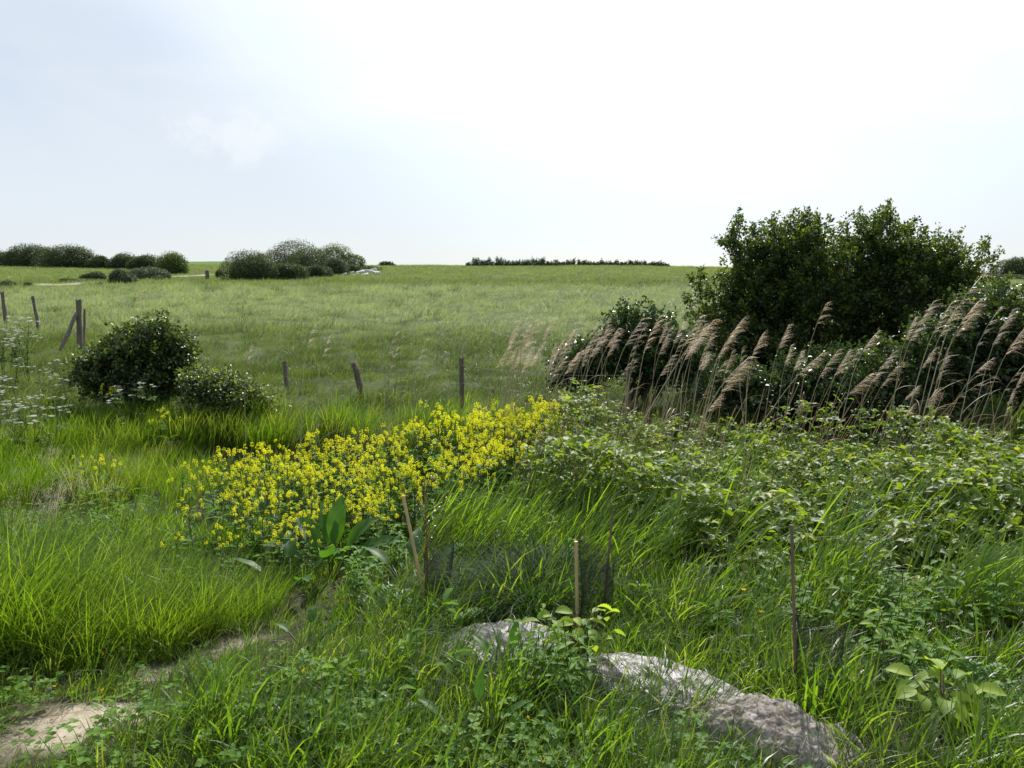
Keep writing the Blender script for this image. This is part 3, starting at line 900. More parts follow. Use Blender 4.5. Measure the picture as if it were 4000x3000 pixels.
LB = np.array([(510 - 2000) / FPX * 11.9, 11.9, 0]); LB[2] = float(H(LB[0], LB[1]))
lobs = [lobe(610, 1320, 11.9, 80, 50, .4, LB), lobe(490, 1350, 11.9, 75, 45, .4, LB), lobe(670, 1385, 11.9, 75, 70, .45, LB), lobe(520, 1400, 11.8, 150, 65, .5, LB), lobe(390, 1420, 11.9, 60, 50, .35, LB), lobe(350, 1480, 11.9, 50, 45, .3, LB),
        lobe(440, 1480, 11.8, 120, 50, .5, LB), lobe(610, 1480, 11.8, 125, 55, .5, LB), lobe(630, 1270, 11.9, 35, 20, .2, LB), lobe(735, 1440, 11.9, 45, 40, .3, LB), lobe(560, 1540, 11.7, 170, 40, .4, LB)]
big_shrub('bramble_bush', 'dense rounded bramble bush with pale leaf tips at the left, beside the braced post', 'bush', LB, lobs, 1050, 38, .058, 'brambledark', 29, 10, .02, Lsh=(.08, .25), up=.3, fill=.45, jit=.055, hue=(.40, .27))
LC = np.array([(860 - 2000) / FPX * 11.2, 11.2, 0]); LC[2] = float(H(LC[0], LC[1]))
lobs = [lobe(790, 1490, 11.2, 60, 30, .3, LC), lobe(880, 1520, 11.2, 70, 30, .3, LC), lobe(960, 1545, 11.2, 60, 28, .3, LC), lobe(800, 1570, 11.1, 70, 40, .3, LC), lobe(900, 1590, 11.1, 90, 38, .3, LC), lobe(1020, 1590, 11.2, 40, 22, .2, LC)]
big_shrub('bramble_bush', 'low trailing bramble with whitish leaf tips spilling right of the rounded bush to the ditch', 'bush', LC, lobs, 380, 28, .05, 'brambledark', 31, 8, .015, Lsh=(.08, .24), up=.2, fill=.3, jit=.075, hue=(.58, .28))


# ------------------------------------------------------------------ bramble thicket at the right
def thicket_h(x, y):
    return (.16 + .56 * smooth(3.9, 6.2, y) + .10 * smooth(6.0, 7.4, y)) * (.30 + 1.3 * fbm(x, y, 1.2, 31)) + .10 * (fbm(x, y, 4, 33, 2) - .5)


def build_thicket():
    rg = np.random.default_rng(41)
    cen = np.array([(2.7, 4.75), (1.75, 6.6), (3.7, 5.9), (4.3, 7.0), (2.5, 7.6), (.9, 7.6)])
    labs = ['low front bramble patch spilling into the grass beside the old dark cane', 'bramble clump behind the broad reed blades, nearest the yellow flowers', 'wide shiny-leaved bramble clump in the middle of the right thicket', 'tall bramble clump at the right edge in front of the leaning plumed reeds', 'yellow-green topped bramble clump along the foot of the plumed reeds', 'thin bramble clump between the yellow flowers and the dry reed stalks']
    P = sample_poly(BRAMBLE, 12500)
    ed = (fbm(P[:, 0], P[:, 1], 1.6, 36) + .35 * smooth(3.7, 5.2, P[:, 1]))
    P = P[ed > .42]
    own = np.argmin(((P[:, None] - cen[None]) ** 2).sum(-1), 1)
    for k in range(len(cen)):
        q = P[own == k]; n = len(q)
        hh = thicket_h(q[:, 0], q[:, 1])
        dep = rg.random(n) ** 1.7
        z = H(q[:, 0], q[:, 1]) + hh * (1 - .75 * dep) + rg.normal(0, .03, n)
        base = np.array([cen[k][0], cen[k][1], float(H(*cen[k]))])
        C = np.column_stack([q, z]) - base
        g = Geo()
        hd = rg.uniform(0, 2 * PI, n)
        D = np.stack([np.cos(hd), np.sin(hd), rg.normal(-.1, .3, n)], 1)
        Nn = unit(np.array([0, -.12, 1.]) + rg.normal(0, .38, (n, 3)))
        L = rg.uniform(.042, .082, n) * (.8 + .35 * smooth(8.5, 5, q[:, 1]))
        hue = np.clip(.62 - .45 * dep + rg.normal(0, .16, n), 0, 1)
        S = np.cross(Nn, unit(D))
        for m, (fw, sd) in enumerate([(1, 0), (.25, .85), (.25, -.85)]):
            d2 = unit(unit(D) * fw + S * sd)
            n2 = unit(Nn + rg.normal(0, .22, (n, 3)))
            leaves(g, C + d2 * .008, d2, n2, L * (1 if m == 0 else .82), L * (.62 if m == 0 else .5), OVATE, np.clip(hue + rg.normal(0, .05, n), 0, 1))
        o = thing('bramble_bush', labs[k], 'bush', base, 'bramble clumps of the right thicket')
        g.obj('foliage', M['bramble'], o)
        for j in range(16):
            c = Geo()
            a = q[rg.integers(n)]; az = rg.uniform(0, 2 * PI); Lc = rg.uniform(.4, 1.1)
            t = np.linspace(0, 1, 9)
            x = a[0] + np.cos(az) * Lc * t; y = a[1] + np.sin(az) * Lc * t
            zz = H(x, y) + thicket_h(x, y) * (1.0) * np.sin(np.clip(t * 1.1 + .15, 0, 1) * PI) ** .6 * rg.uniform(.7, 1.12)
            tube(c, np.column_stack([x, y, zz]) - base, np.linspace(.0045, .002, 9), 4, .5, False)
            c.obj('cane', M['cane'], o)


build_thicket()


# ------------------------------------------------------------------ reeds
def reed_source(k):
    rg = np.random.default_rng(200 + k)
    L = 2.0
    t = np.linspace(0, 1, 12)
    nod = rg.uniform(.05, .13)
    x = nod * np.clip((t - .74) / .26, 0, 1) ** 2 + .02 * np.sin(t * 4 + k)
    P = np.column_stack([x, rg.normal(0, .003, 12), t * L])
    s = Geo(); tube(s, P, np.linspace(.0062, .0022, 12), 5, rg.uniform(.2, .9))
    # plume: sprays on the lee side of the top of the stem
    p = Geo(); nb = int(rg.integers(7, 12)) if k < 7 else int(rg.integers(3, 5))
    ln = rg.uniform(.13, .25)
    t0 = 1 - rg.uniform(.10, .20)
    for j in range(nb):
        f = (j + rg.uniform(-.25, .25)) / (nb - 1); f = min(max(f, 0), 1)
        tt = t0 + (1 - t0) * f
        b = np.array([np.interp(tt, t, P[:, 0]), 0, np.interp(tt, t, P[:, 2])])
        l = ln * (1 - .5 * f) * rg.uniform(.8, 1.15) * (.6 + .4 * min(1, f * 4))
        m = 8
        B = b + rg.normal(0, .004, (m, 3)); B[:, 2] += rg.uniform(-.012, .012, m)
        th = rg.uniform(.65, .95) + rg.normal(0, .13, m)
        blades(p, B, rg.normal(0, .22, m), l * rg.uniform(.45, 1.1, m), rg.uniform(.0028, .005, m), th, rg.uniform(.6, 1.1) + rg.normal(0, .15, m), 4, .9, np.clip(rg.normal(.5, .27, m), 0, 1), .15)
    lfs = []
    for q in range(int(rg.integers(1, 4))):
        lf = Geo(); lfs.append(lf)
        tt = rg.uniform(.25, .7); b = np.array([[np.interp(tt, t, P[:, 0]), 0, tt * L]])
        blades(lf, b, np.array([rg.normal(0, .5)]), rg.uniform(.2, .38), .010, rg.uniform(.4, .9), rg.uniform(.5, 1.6), 5, .6)
    o = thing('reed', 'dry reed', 'reed', (0, -40, -30))
    s.obj('stem', M['reedstem'], o); p.obj('plume', M['plume'], o)
    for lf in lfs: lf.obj('leaf', M['reeddry'], o)
    return o


SRC_REED = [reed_source(k) for k in range(9)]


def place_reed(src, tip, foot, label, group, rg):
    tip = np.asarray(tip); foot = np.asarray(foot)
    d = tip - foot; L = np.linalg.norm(d)
    # foot goes down to the ground along the stem line
    for _ in range(40):
        z = float(H(foot[0], foot[1]))
        if foot[2] <= z: break
        foot = foot - d / L * .05
    d = tip - foot; L = np.linalg.norm(d)
    v = Vector(d / L)
    # the modelled stem nods to +x: aim its chord along the reed
    q = Vector((.045, 0, 1)).normalized().rotation_difference(v)
    e = (q.to_matrix() @ Matrix.Rotation(rg.normal(0, .22), 3, 'Z')).to_euler()
    return dup(src, foot, e, L / 2.0 * .99, label, group)


def build_reeds():
    rg = np.random.default_rng(77)
    def full(u, v): return 2600 + u / 1.58, 700 + v / 1.58
    hand = [(1015, 765, 820, 1500), (770, 895, 650, 1480), (590, 945, 530, 1440), (495, 1035, 500, 1440), (470, 850, 290, 1400), (1055, 1045, 900, 1420),
            (1105, 1055, 1000, 1450), (1290, 940, 1130, 1430), (1640, 745, 1380, 1480), (1545, 850, 1400, 1480), (1755, 745, 1540, 1440), (1770, 785, 1600, 1460),
            (1935, 580, 1620, 1480), (1915, 740, 1660, 1480), (2050, 790, 1850, 1480), (2135, 800, 1900, 1480), (2200, 900, 1980, 1440), (2005, 1100, 1760, 1500),
            (2012, 1205, 1740, 1480), (1730, 1075, 1660, 1480), (1640, 1050, 1540, 1460), (1450, 1125, 1250, 1480), (1400, 1060, 1200, 1480), (845, 1060, 780, 1460),
            (790, 1020, 730, 1440), (960, 1060, 680, 1440), (1240, 1190, 1060, 1480), (860, 1370, 810, 1490), (2209, 1130, 2060, 1500), (1540, 1275, 1440, 1500),
            (1650, 1290, 1600, 1500), (290, 855, 60, 1240), (190, 840, 80, 1290), (400, 1120, 250, 1400), (1220, 1050, 1040, 1460), (1880, 820, 1640, 1480)]
    own = {12: 'tallest plumed reed, arching over at the right above the bramble bush', 0: 'single reed with a full upright plume in front of the hawthorn pair gap', 16: 'rightmost big plumed reed, leaning toward the picture edge',
           14: 'left one of two matching plumed reeds in front of the dark right bramble', 15: 'right one of two matching plumed reeds in front of the dark right bramble', 8: 'reed with a long narrow nodding plume left of the tallest reeds',
           13: 'reed with a broad brown plume right under the tallest one', 25: 'bent reed with almost no plume leaning far right before the hawthorn', 4: 'reed with a two-part plume before the left edge of the hawthorn'}
    for i, (a, b, c, d) in enumerate(hand):
        Y = rg.uniform(7.0, 7.8)
        t = at(*full(a, b), Y); f = at(*full(c, d), Y + rg.normal(0, .1))
        place_reed(SRC_REED[int(rg.integers(9))], t, f, own.get(i, 'dry pinkish plumed reed of the open right stand before the dark bushes'), 'plumed reeds of the right stand', rg)
    # front pair of pinkish stems
    for a, b, c, d, lb in [(490, 1085, 200, 1640, 'nearest plumed reed, its pinkish stem crossing the bramble'), (440, 1150, 120, 1900, 'near pinkish reed stem with a worn plume beside the nearest reed'), (330, 1330, 150, 1800, 'short pinkish reed leaning in front of the bramble')]:
        place_reed(SRC_REED[int(rg.integers(9))], at(*full(a, b), 6.2), at(*full(c, d), 6.0), lb, 'plumed reeds of the right stand', rg)
    # lone heads against the field
    for px, py, bx, by, Y, lb in [(550, 1135, 535, 1480, 12.9, 'lone thin reed head rising above the left bramble'), (992, 1350, 975, 1600, 9.7, 'lone reed head above the left end of the ditch'), (1240, 1272, 1200, 1600, 9.5, 'lone reed head, left of a pair over the ditch'), (1300, 1312, 1262, 1600, 9.4, 'lone reed head, right of a pair over the ditch'), (1562, 1245, 1525, 1600, 9.3, 'taller lone reed head left of the upright dark post'), (1563, 1312, 1535, 1600, 9.2, 'shorter lone reed head left of the upright dark post'), (1660, 1322, 1640, 1600, 9.2, 'lone slanting reed head midway to the upright dark post'), (2085, 1195, 2010, 1560, 9.0, 'bent reed with a torn drooping head standing above the others in the middle')]:
        place_reed(SRC_REED[7 + int(rg.integers(2))], at(px, py, Y), at(bx, by, Y), lb, 'lone reed heads over the ditch', rg)
    # a thin scatter left of the middle stand
    for i in range(12):
        px, py = rg.uniform(1860, 2260), rg.uniform(1235, 1400); Y = rg.uniform(8.6, 9.4)
        place_reed(SRC_REED[int(rg.integers(9))], at(px, py, Y), at(px - rg.uniform(30, 120), 1620, Y), 'sparse pale plumed reed against the field at the open left end of the middle stand', 'plumed reeds of the middle stand', rg)
    # the middle stand
    for i in range(48):
        u = rg.random() ** .62
        px = 1830 + u * 1050
        top = np.interp(px, [1830, 1950, 2100, 2300, 2600, 2900], [1290, 1270, 1235, 1245, 1225, 1250])
        py = top + abs(rg.normal(0, 1)) * 85
        Y = rg.uniform(8.0, 9.3)
        ln = (1640 - py) * np.clip(rg.normal(.22, .10), .0, .5)
        if px < 2050: ln *= .8
        place_reed(SRC_REED[int(rg.integers(9))], at(px, py, Y), at(px - ln, 1640, Y + rg.normal(0, .1)), 'dry plumed reed leaning right in the dense middle stand before the ivy', 'plumed reeds of the middle stand', rg)
    for px, py, bx, by in [(3560, 1580, 3470, 1900), (3960, 1520, 3900, 1900), (3995, 1440, 3950, 1850)]:
        place_reed(SRC_REED[int(rg.integers(9))], at(px, py, 6.6), at(bx, by, 6.5), 'tall bare-looking reed rising out of the right bramble clump', 'plumed reeds of the right stand', rg)
    for s in SRC_REED:
        for ch in list(s.children): bpy.data.objects.remove(ch)
        bpy.data.objects.remove(s)


build_reeds()


def build_stalks():
    rg = np.random.default_rng(88)
    g = Geo()
    for (x0, x1, y0, y1, n, hm, lean) in [(-.5, 1.9, 7.9, 9.6, 300, 1.2, .30), (.9, 5.2, 7.2, 8.6, 150, 1.35, .32), (-3.2, -.6, 9.2, 10.2, 70, .9, .12), (1.4, 2.2, 5.2, 6.4, 40, .8, .3), (-.3, 1.5, 6.5, 7.8, 90, 1.1, .22)]:
        B = np.column_stack([rg.uniform(x0, x1, n), rg.uniform(y0, y1, n)]); B = np.column_stack([B, H(B[:, 0], B[:, 1]) - .05])
        blades(g, B, rg.normal(0, .6, n), rg.uniform(.45, 1, n) * hm, rg.uniform(.005, .010, n), np.abs(rg.normal(lean, .12, n)), rg.normal(.1, .12, n), 4, 1.2, None, .4)
    o = g.obj('dry_reed_stalks', M['stalk'])
    tag(o, 'thin dry tan reed stalks standing dead in the ditch', 'reeds', None, 'stuff')


build_stalks()


# ------------------------------------------------------------------ mustard
def mustard_source(k):
    rg = np.random.default_rng(300 + k)
    o = thing('mustard_plant', 'yellow mustard', 'flower', (0, -42, -30))
    Hh = .82
    t = np.linspace(0, 1, 6)
    lean = rg.normal(.06, .05)
    main = np.column_stack([lean * t ** 2, rg.normal(0, .02) * t ** 2, Hh * t])
    st = Geo(); lf = Geo()
    tube(st, main, np.linspace(.006, .003, 6), 5)
    ends = [main[-1]]
    for j in range(int(rg.integers(5, 9))):
        f = rg.uniform(.30, .85); b = np.array([np.interp(f, t, main[:, i]) for i in range(3)])
        az = rg.uniform(0, 2 * PI); l = (1.05 - f) * Hh * rg.uniform(.6, 1.0)
        e = b + np.array([np.cos(az) * l * .45 + .02, np.sin(az) * l * .45, l * .85])
        m = (b + e) / 2 + np.array([np.cos(az), np.sin(az), 0]) * l * .08
        tube(st, [b, m, e], [.0035, .003, .002], 4); ends.append(e)
        leaves(lf, b[None], np.array([[np.cos(az), np.sin(az), .1]]), np.array([[0, 0, 1.]]), rg.uniform(.08, .14), rg.uniform(.04, .06), OVATE)
    n = 9
    f = rg.uniform(.03, .45, n); az = rg.uniform(0, 2 * PI, n)
    leaves(lf, np.column_stack([lean * f ** 2, 0 * f, f * Hh]), np.column_stack([np.cos(az), np.sin(az), rg.uniform(-.1, .7, n)]), np.column_stack([-.4 * np.cos(az), -.4 * np.sin(az), np.ones(n)]), rg.uniform(.12, .22, n), rg.uniform(.05, .085, n), OVATE)
    st.obj('stem', M['stem'], o); lf.obj('foliage', M['mustardleaf'], o)
    for e in ends:
        h = Geo()
        m = int(rg.integers(18, 28))
        hgt = rg.uniform(.035, .065); wd = rg.uniform(.017, .028)
        f = rg.random(m); a = rg.uniform(0, 2 * PI, m)
        r = wd * np.sqrt(1 - (f * .9) ** 2) * rg.uniform(.7, 1.05, m)
        C = e + np.column_stack([r * np.cos(a), r * np.sin(a), f * hgt - .01])
        nn = unit(np.column_stack([np.cos(a) * (1 - f), np.sin(a) * (1 - f), .5 + f]) + rg.normal(0, .35, (m, 3)))
        d = unit(np.cross(nn, rand_dirs(m)))
        s = rg.uniform(.013, .019, m)
        hv = rg.random(m)
        for q in range(2):
            d2 = d if q == 0 else np.cross(nn, d)
            leaves(h, C - d2 * (s / 2)[:, None], d2, nn, s, s * .62, DIAMOND, hv)
        h.obj('flower_head', M['mustard'], o)
    return o


def build_mustard():
    rg = np.random.default_rng(90)
    src = [mustard_source(k) for k in range(8)]
    P = sample_poly(MUSTARD, 420)
    d = 1 - .0 * P[:, 0]
    keep = fbm(P[:, 0], P[:, 1], 1.5, 51) + .25 * rg.random(len(P)) > .43
    P = P[keep][:272]
    for x, y in P:
        s = np.interp(y, [4.5, 5.2, 6.2, 7.5, 8.8], [.40, .50, .68, .82, 1.10]) * rg.uniform(.85, 1.12)
        if x < -1.8: s *= .92
        dup(src[int(rg.integers(8))], (x, y, float(H(x, y)) - .02), (rg.normal(0, .06), rg.normal(.06, .07), rg.uniform(0, 2 * PI)), s, 'yellow flowering mustard plant within the dense patch behind the big dock leaves', 'mustard plants of the dense patch')
    lone = [(655, 1602, 'lone yellow mustard under the left bramble, higher of two near the ditch'), (612, 1598, 'lone yellow mustard at the foot of the left bramble'), (390, 1500, 'small yellow mustard left of the bramble foot'), (470, 1512, 'small yellow mustard pair right below the bramble shadow'), (338, 1778, 'lone yellow mustard in the left grass, leftmost of three'), (365, 1795, 'lone yellow mustard in the left grass, lowest of three'), (445, 1775, 'lone yellow mustard in the left grass, rightmost of three'),
            (700, 1815, 'lone yellow mustard beside the dark grass hollow'), (782, 1800, 'lone yellow mustard between the dark hollow and the flower patch'), (730, 1905, 'low yellow mustard just left of the patch'), (748, 1970, 'low yellow mustard below the patch edge, upper of two'), (665, 2085, 'lowest lone yellow mustard left of the patch'), (850, 2060, 'bright mustard head at the lowest tip of the patch'), (910, 2075, 'mustard head right of the lowest tip of the patch'), (925, 1995, 'mustard head above the lowest tip of the patch'),
            (2200, 1625, 'lone yellow mustard among the reed stalks right of the patch'), (2130, 1590, 'lone yellow mustard at the right end of the patch')]
    for px, py, lb in lone:
        # choose the distance at which a plant of this height carries its head at that pixel
        best = None
        for Y in np.linspace(4.2, 11, 69):
            p = at(px, py, Y); hh = p[2] - float(H(p[0], p[1]))
            want = np.interp(Y, [4.2, 6, 9, 11], [.34, .5, .6, .6])
            if best is None or abs(hh - want) < best[0]: best = (abs(hh - want), p, hh)
        p, hh = best[1], max(best[2], .25)
        dup(src[int(rg.integers(8))], (p[0], p[1], p[2] - hh), (0, .05, rg.uniform(0, 6)), hh / .84, lb, 'lone mustard plants around the patch')
    for s in src:
        for ch in list(s.children): bpy.data.objects.remove(ch)
        bpy.data.objects.remove(s)


build_mustard()


# ------------------------------------------------------------------ cow parsley
def parsley_source(k):
    rg = np.random.default_rng(400 + k)
    o = thing('cow_parsley', 'white cow parsley', 'flower', (0, -44, -30))
    st = Geo(); lf = Geo(); heads = []
    Hh = .85; t = np.linspace(0, 1, 5)
    main = np.column_stack([.08 * t ** 2, 0 * t, Hh * t]); tube(st, main, np.linspace(.006, .003, 5), 5)
    ends = [main[-1]]
    for j in range(6):
        f = rg.uniform(.3, .85); b = np.array([np.interp(f, t, main[:, i]) for i in range(3)]); az = rg.uniform(0, 2 * PI); l = (1.1 - f) * .6
        e = b + np.array([np.cos(az) * l * .6, np.sin(az) * l * .6, l * .8]); tube(st, [b, (b + e) / 2, e], [.003, .0025, .002], 4); ends.append(e)
        n = 26
        u = rg.random(n); a2 = az + rg.normal(0, .35, n)
        leaves(lf, b + np.column_stack([np.cos(a2) * u * .16, np.sin(a2) * u * .16, .03 * u]), np.column_stack([np.cos(a2), np.sin(a2), rg.normal(0, .3, n)]), rg.normal(0, .3, (n, 3)) + np.array([0, 0, 1]), .045, .022, DIAMOND)
    st.obj('stem', M['stem'], o); lf.obj('foliage', M['parsleyleaf'], o)
    for e in ends:
        h = Geo(); R0 = rg.uniform(.016, .027)
        for q in range(9):
            a = q / 8 * 2 * PI; r = R0 if q < 8 else 0
            c = e + np.array([np.cos(a) * r, np.sin(a) * r, .022 - r * .15])
            m = 9; C = c + rg.normal(0, .006, (m, 3)) * np.array([1, 1, .3])
            leaves(h, C, rand_dirs(m) * np.array([1, 1, .2]), rg.normal(0, .25, (m, 3)) + np.array([0, 0, 1]), .007, .007, DIAMOND)
            tube(h, [e, c], [.001, .0008], 3, .1, False)
        h.obj('flower_umbel', M['umbel'], o)
    return o


def build_parsley():
    rg = np.random.default_rng(91)
    src = [parsley_source(k) for k in range(4)]
    for i in range(64):
        if i < 50: px, py = rg.uniform(-60, 270), rg.uniform(1330, 1610); w = np.interp(px, [-60, 270], [1, .2])
        elif i < 58: px, py = rg.uniform(-40, 110), rg.uniform(1230, 1320)
        else: px, py = rg.uniform(470, 620), rg.uniform(1480, 1520)
        if i < 50 and rg.random() > .75 * w + .1: continue
        best = None
        for Y in np.linspace(6, 14, 50):
            p = at(px, py, Y); hh = p[2] - float(H(p[0], p[1])); want = rg.uniform(.62, .82)
            if best is None or abs(hh - want) < best[0]: best = (abs(hh - want), p, hh)
        p, hh = best[1], min(max(best[2], .35), .95)
        lb = 'white flowering cow parsley in the drift at the left picture edge' if i < 50 else ('white cow parsley farther back in front of the leaning post' if i < 58 else 'white cow parsley in the shade at the bramble foot')
        dup(src[int(rg.integers(4))], (p[0], p[1], p[2] - hh), (0, rg.normal(.1, .05), rg.uniform(0, 6)), hh / .87, lb, 'cow parsley plants')
    for s in src:
        for ch in list(s.children): bpy.data.objects.remove(ch)
        bpy.data.objects.remove(s)


build_parsley()


# ------------------------------------------------------------------ larger leaves: dock, saplings, ferns
def big_leaf(geo, base, az, elev, L, W, curl=.6, fold=.25, wave=.0, nu=12, serr=0., pleat=0., roll=0., bv=.5, peak=.45):
    """one leaf as a grid bent along its length, folded at the midrib"""
    vs = np.array([-1, -.55, 0, .55, 1])
    pos = np.zeros(3); rows = []
    d = np.array([math.cos(az), math.sin(az), 0]); s = np.array([-math.sin(az), math.cos(az), 0])
    s = s * math.cos(roll) + np.array([0, 0, 1]) * math.sin(roll)
    for k in range(nu + 1):
        u = k / nu
        e = elev - curl * u
        fw = d * math.cos(e) + np.array([0, 0, 1]) * math.sin(e)
        up = np.cross(fw, s)
        up = up if up[2] > 0 or abs(up[2]) < .2 else -up
        w = W / 2 * (np.sin(PI * u ** (math.log(.5) / math.log(peak))) ** .8 if 0 < u < 1 else 0.02)
        if serr and 0 < u < 1: w *= 1 + serr * (1 if k % 2 else -1)
        for v in vs:
            z = fold * abs(v) * w + wave * W * math.sin(u * 19 + (2 if v > 0 else 0)) * abs(v) ** 2 + pleat * L * (1 if k % 2 else -1) * (abs(v) > .1) * math.sin(PI * min(1, u * 1.1))
            rows.append(np.asarray(base) + pos + s * v * w + up * z)
        pos = pos + fw * L / nu
    m = len(vs)
    F = [[k * m + j, k * m + j + 1, (k + 1) * m + j + 1, (k + 1) * m + j] for k in range(nu) for j in range(m - 1)]
    geo.add(np.array(rows), None, F, bv)


def leafy_thing(name, label, cat, base, group=None): return thing(name, label, cat, base, group)


def build_dock(px, py, Y, specs, label, sc=1.):
    p = at(px, py, Y); b = np.array([p[0], p[1], float(H(p[0], p[1])) - .02])
    o = thing('dock_plant', label, 'plant', b, 'big-leaved dock plants')
    for az, el, L, W, cu, ro in specs:
        st = Geo()
        d = np.array([math.cos(az) * math.cos(el), math.sin(az) * math.cos(el), math.sin(el)])
        pet = .22 * sc
        tube(st, [np.zeros(3), d * pet * .6 + np.array([0, 0, .02]), d * pet + np.array([0, 0, .03])], [.006, .005, .004], 5)
        g = Geo(); big_leaf(g, d * pet + np.array([0, 0, .03]), az, el, L * sc, W * sc, cu, .3, .03, 14, 0, 0, ro, random.random(), .38)
        lf = g.obj('leaf', M['dock'], o, True)
        st.obj('stalk', M['stem'], lf)


build_dock(1290, 2200, 5.05, [(1.4, 1.25, .34, .13, .5, .3), (.6, 1.0, .30, .10, .9, .5), (2.4, .9, .30, .13, .7, -.4), (.1, .7, .34, .12, .9, .3), (3.1, .6, .3, .11, .6, 0), (-.6, .5, .30, .12, .6, 0), (-1.4, .9, .26, .11, .8, .4), (1.0, 1.35, .28, .12, .4, -.6), (2.0, 1.2, .3, .1, .4, .6)], 'tall dock with broad upright leaves at the lower edge of the flowers')
build_dock(1130, 2235, 4.8, [(2.9, .5, .26, .09, .5, .2), (1.8, .8, .24, .09, .7, 0), (.4, .7, .24, .09, .8, 0), (-1, .6, .22, .09, .7, 0)], 'small dock with a long leaf pointing left below the flowers')
build_dock(1600, 2240, 4.75, [(.5, .75, .26, .10, .8, .2), (1.5, .9, .24, .10, .6, 0), (2.6, .7, .22, .09, .7, 0), (-.4, .5, .22, .09, .6, 0)], 'middle-sized dock tucked left of the leaning bamboo cane')
build_dock(1990, 2720, 3.25, [(1.3, 1.2, .15, .055, .4, .2), (.5, .6, .2, .05, .7, 0), (2.3, .7, .16, .06, .6, 0), (-.5, .5, .17, .06, .6, 0)], 'low dock in front of the grey sheet', .8)
build_dock(1840, 2960, 2.75, [(1.2, 1.2, .14, .05, .3, .2), (.3, .7, .14, .05, .6, 0), (2.6, .6, .14, .05, .6, 0)], 'small dock with one pointed upright leaf near the bottom edge', .8)
build_dock(1200, 2560, 3.75, [(1.5, 1.0, .17, .075, .7, .2), (.4, .7, .16, .07, .7, 0), (2.7, .6, .16, .07, .6, 0), (-.9, .5, .15, .07, .6, 0)], 'pale green sorrel-like dock in the near left grass', .6)


def build_sapling(name, label, base, hgt, tips, leafL, seed, mat='elm', cat='sapling', twigm='cane'):
    rg = np.random.default_rng(seed)
    o = thing(name, label, cat, base, 'young saplings in net guards')
    st = Geo()
    tube(st, [(0, 0, -.05), (.01, 0, hgt * .5), (0, 0, hgt)], [.006, .005, .003], 6)
    for (dx, dy, dz, nl) in tips:
        e = np.array([dx, dy, dz]); b = np.array([0, 0, max(.05, dz - .12)])
        tube(st, [b, (b + e) / 2 + np.array([0, 0, -.01]), e], [.003, .0025, .0018], 4)
        for q in range(nl):
            f = 1 - q * .22; p = b + (e - b) * max(f, .2)
            az = math.atan2(dy, dx) + (0 if q == 0 else (1 if q % 2 else -1) * rg.uniform(.6, 1.3)) + rg.normal(0, .3)
            g = Geo(); L = leafL * rg.uniform(.75, 1.15)
            big_leaf(g, p, az, rg.uniform(-.1, .5), L, L * .62, rg.uniform(.5, 1.2), .35, 0, 16, .07, .012, rg.normal(0, .35), rg.random(), .48)
            g.obj('leaf', M[mat], o)
    st.obj('stem', M[twigm], o)
    return o


def gpt(px, py, Y):
    p = at(px, py, Y); return np.array([p[0], p[1], float(H(p[0], p[1]))])


E1 = gpt(2250, 2640, 3.32)
build_sapling('elm_sapling', 'fresh yellow-green sapling with toothed leaves rising in front of the grey sheet', E1, .30,
              [(0.09, 0.02, 0.318, 4), (-0.02, -0.03, 0.311, 4), (-0.11, 0.0, 0.289, 4), (-0.16, 0.02, 0.252, 4), (0.14, -0.03, 0.222, 4), (-0.1, -0.05, 0.2, 4), (0.05, -0.05, 0.244, 2), (-0.06, -0.06, 0.222, 2), (0.13, 0.03, 0.281, 2)], .078, 61)
E2 = gpt(3660, 3000, 2.80)
build_sapling('elm_sapling', 'bright sapling with toothed leaves in a net guard at the lower right', E2, .26,
              [(-0.1, 0.02, 0.24, 4), (0.06, 0.02, 0.23, 4), (0.12, -0.02, 0.21, 4), (-0.02, -0.06, 0.19, 4), (-0.12, -0.04, 0.22, 3), (0.0, 0.02, 0.27, 4), (0.02, 0.06, 0.25, 2), (0.04, -0.08, 0.15, 2)], .092, 62)
E3 = gpt(3440, 2560, 3.5)
build_sapling('elm_sapling', 'small yellow leaves of a sapling standing in the grass right of the old dark cane', E3, .24, [(-.02, 0, .30, 2), (-.05, -.02, .24, 2), (.12, 0, .17, 2), (-.12, 0, .15, 2), (.03, -.04, .16, 2)], .07, 63)
E4 = gpt(1665, 2400, 4.3)
build_sapling('thorn_sapling', 'thin reddish thorn sapling with tiny leaves inside the guard by the leaning cane', E4, .78, [(.03, 0, .80, 4), (-.05, 0, .66, 4), (.07, 0, .62, 4), (.04, .02, .5, 4), (-.04, 0, .45, 3), (.06, 0, .38, 3), (.15, 0, .70, 4)], .024, 64, 'ivy')


def build_guard(label, base, r, h, seed, tiltx=0., squash=1.):
    rg = np.random.default_rng(seed)
    g = Geo(); n = 64; m = 14
    t = np.linspace(0, 1, m)
    ph = rg.uniform(0, 6)
    def pt(a, t):
        t = t * (1 - .16 * (1 + np.sin(a + ph)) - .05 * np.sin(4 * a))
        rr = r * (1 + .10 * np.sin(3 * a + ph + t * 3) + .08 * np.sin(7 * t + ph))
        return np.column_stack([np.cos(a) * rr + tiltx * t * h, np.sin(a) * rr * squash, t * h])
    for k in range(n):
        for s in (-1, 1):
            a = 2 * PI * k / n + s * t * h / r * .55
            tube(g, pt(a, t), .0006, 3, .5, False)
    for tt in (0.005,):
        a = np.linspace(0, 2 * PI, 29); tube(g, pt(a, np.full(29, tt)), .0016, 4, .5, False)
    o = g.obj('net_guard', M['net']); o.location = base
    tag(o, label, 'tree guard', 'black netting tree guards')


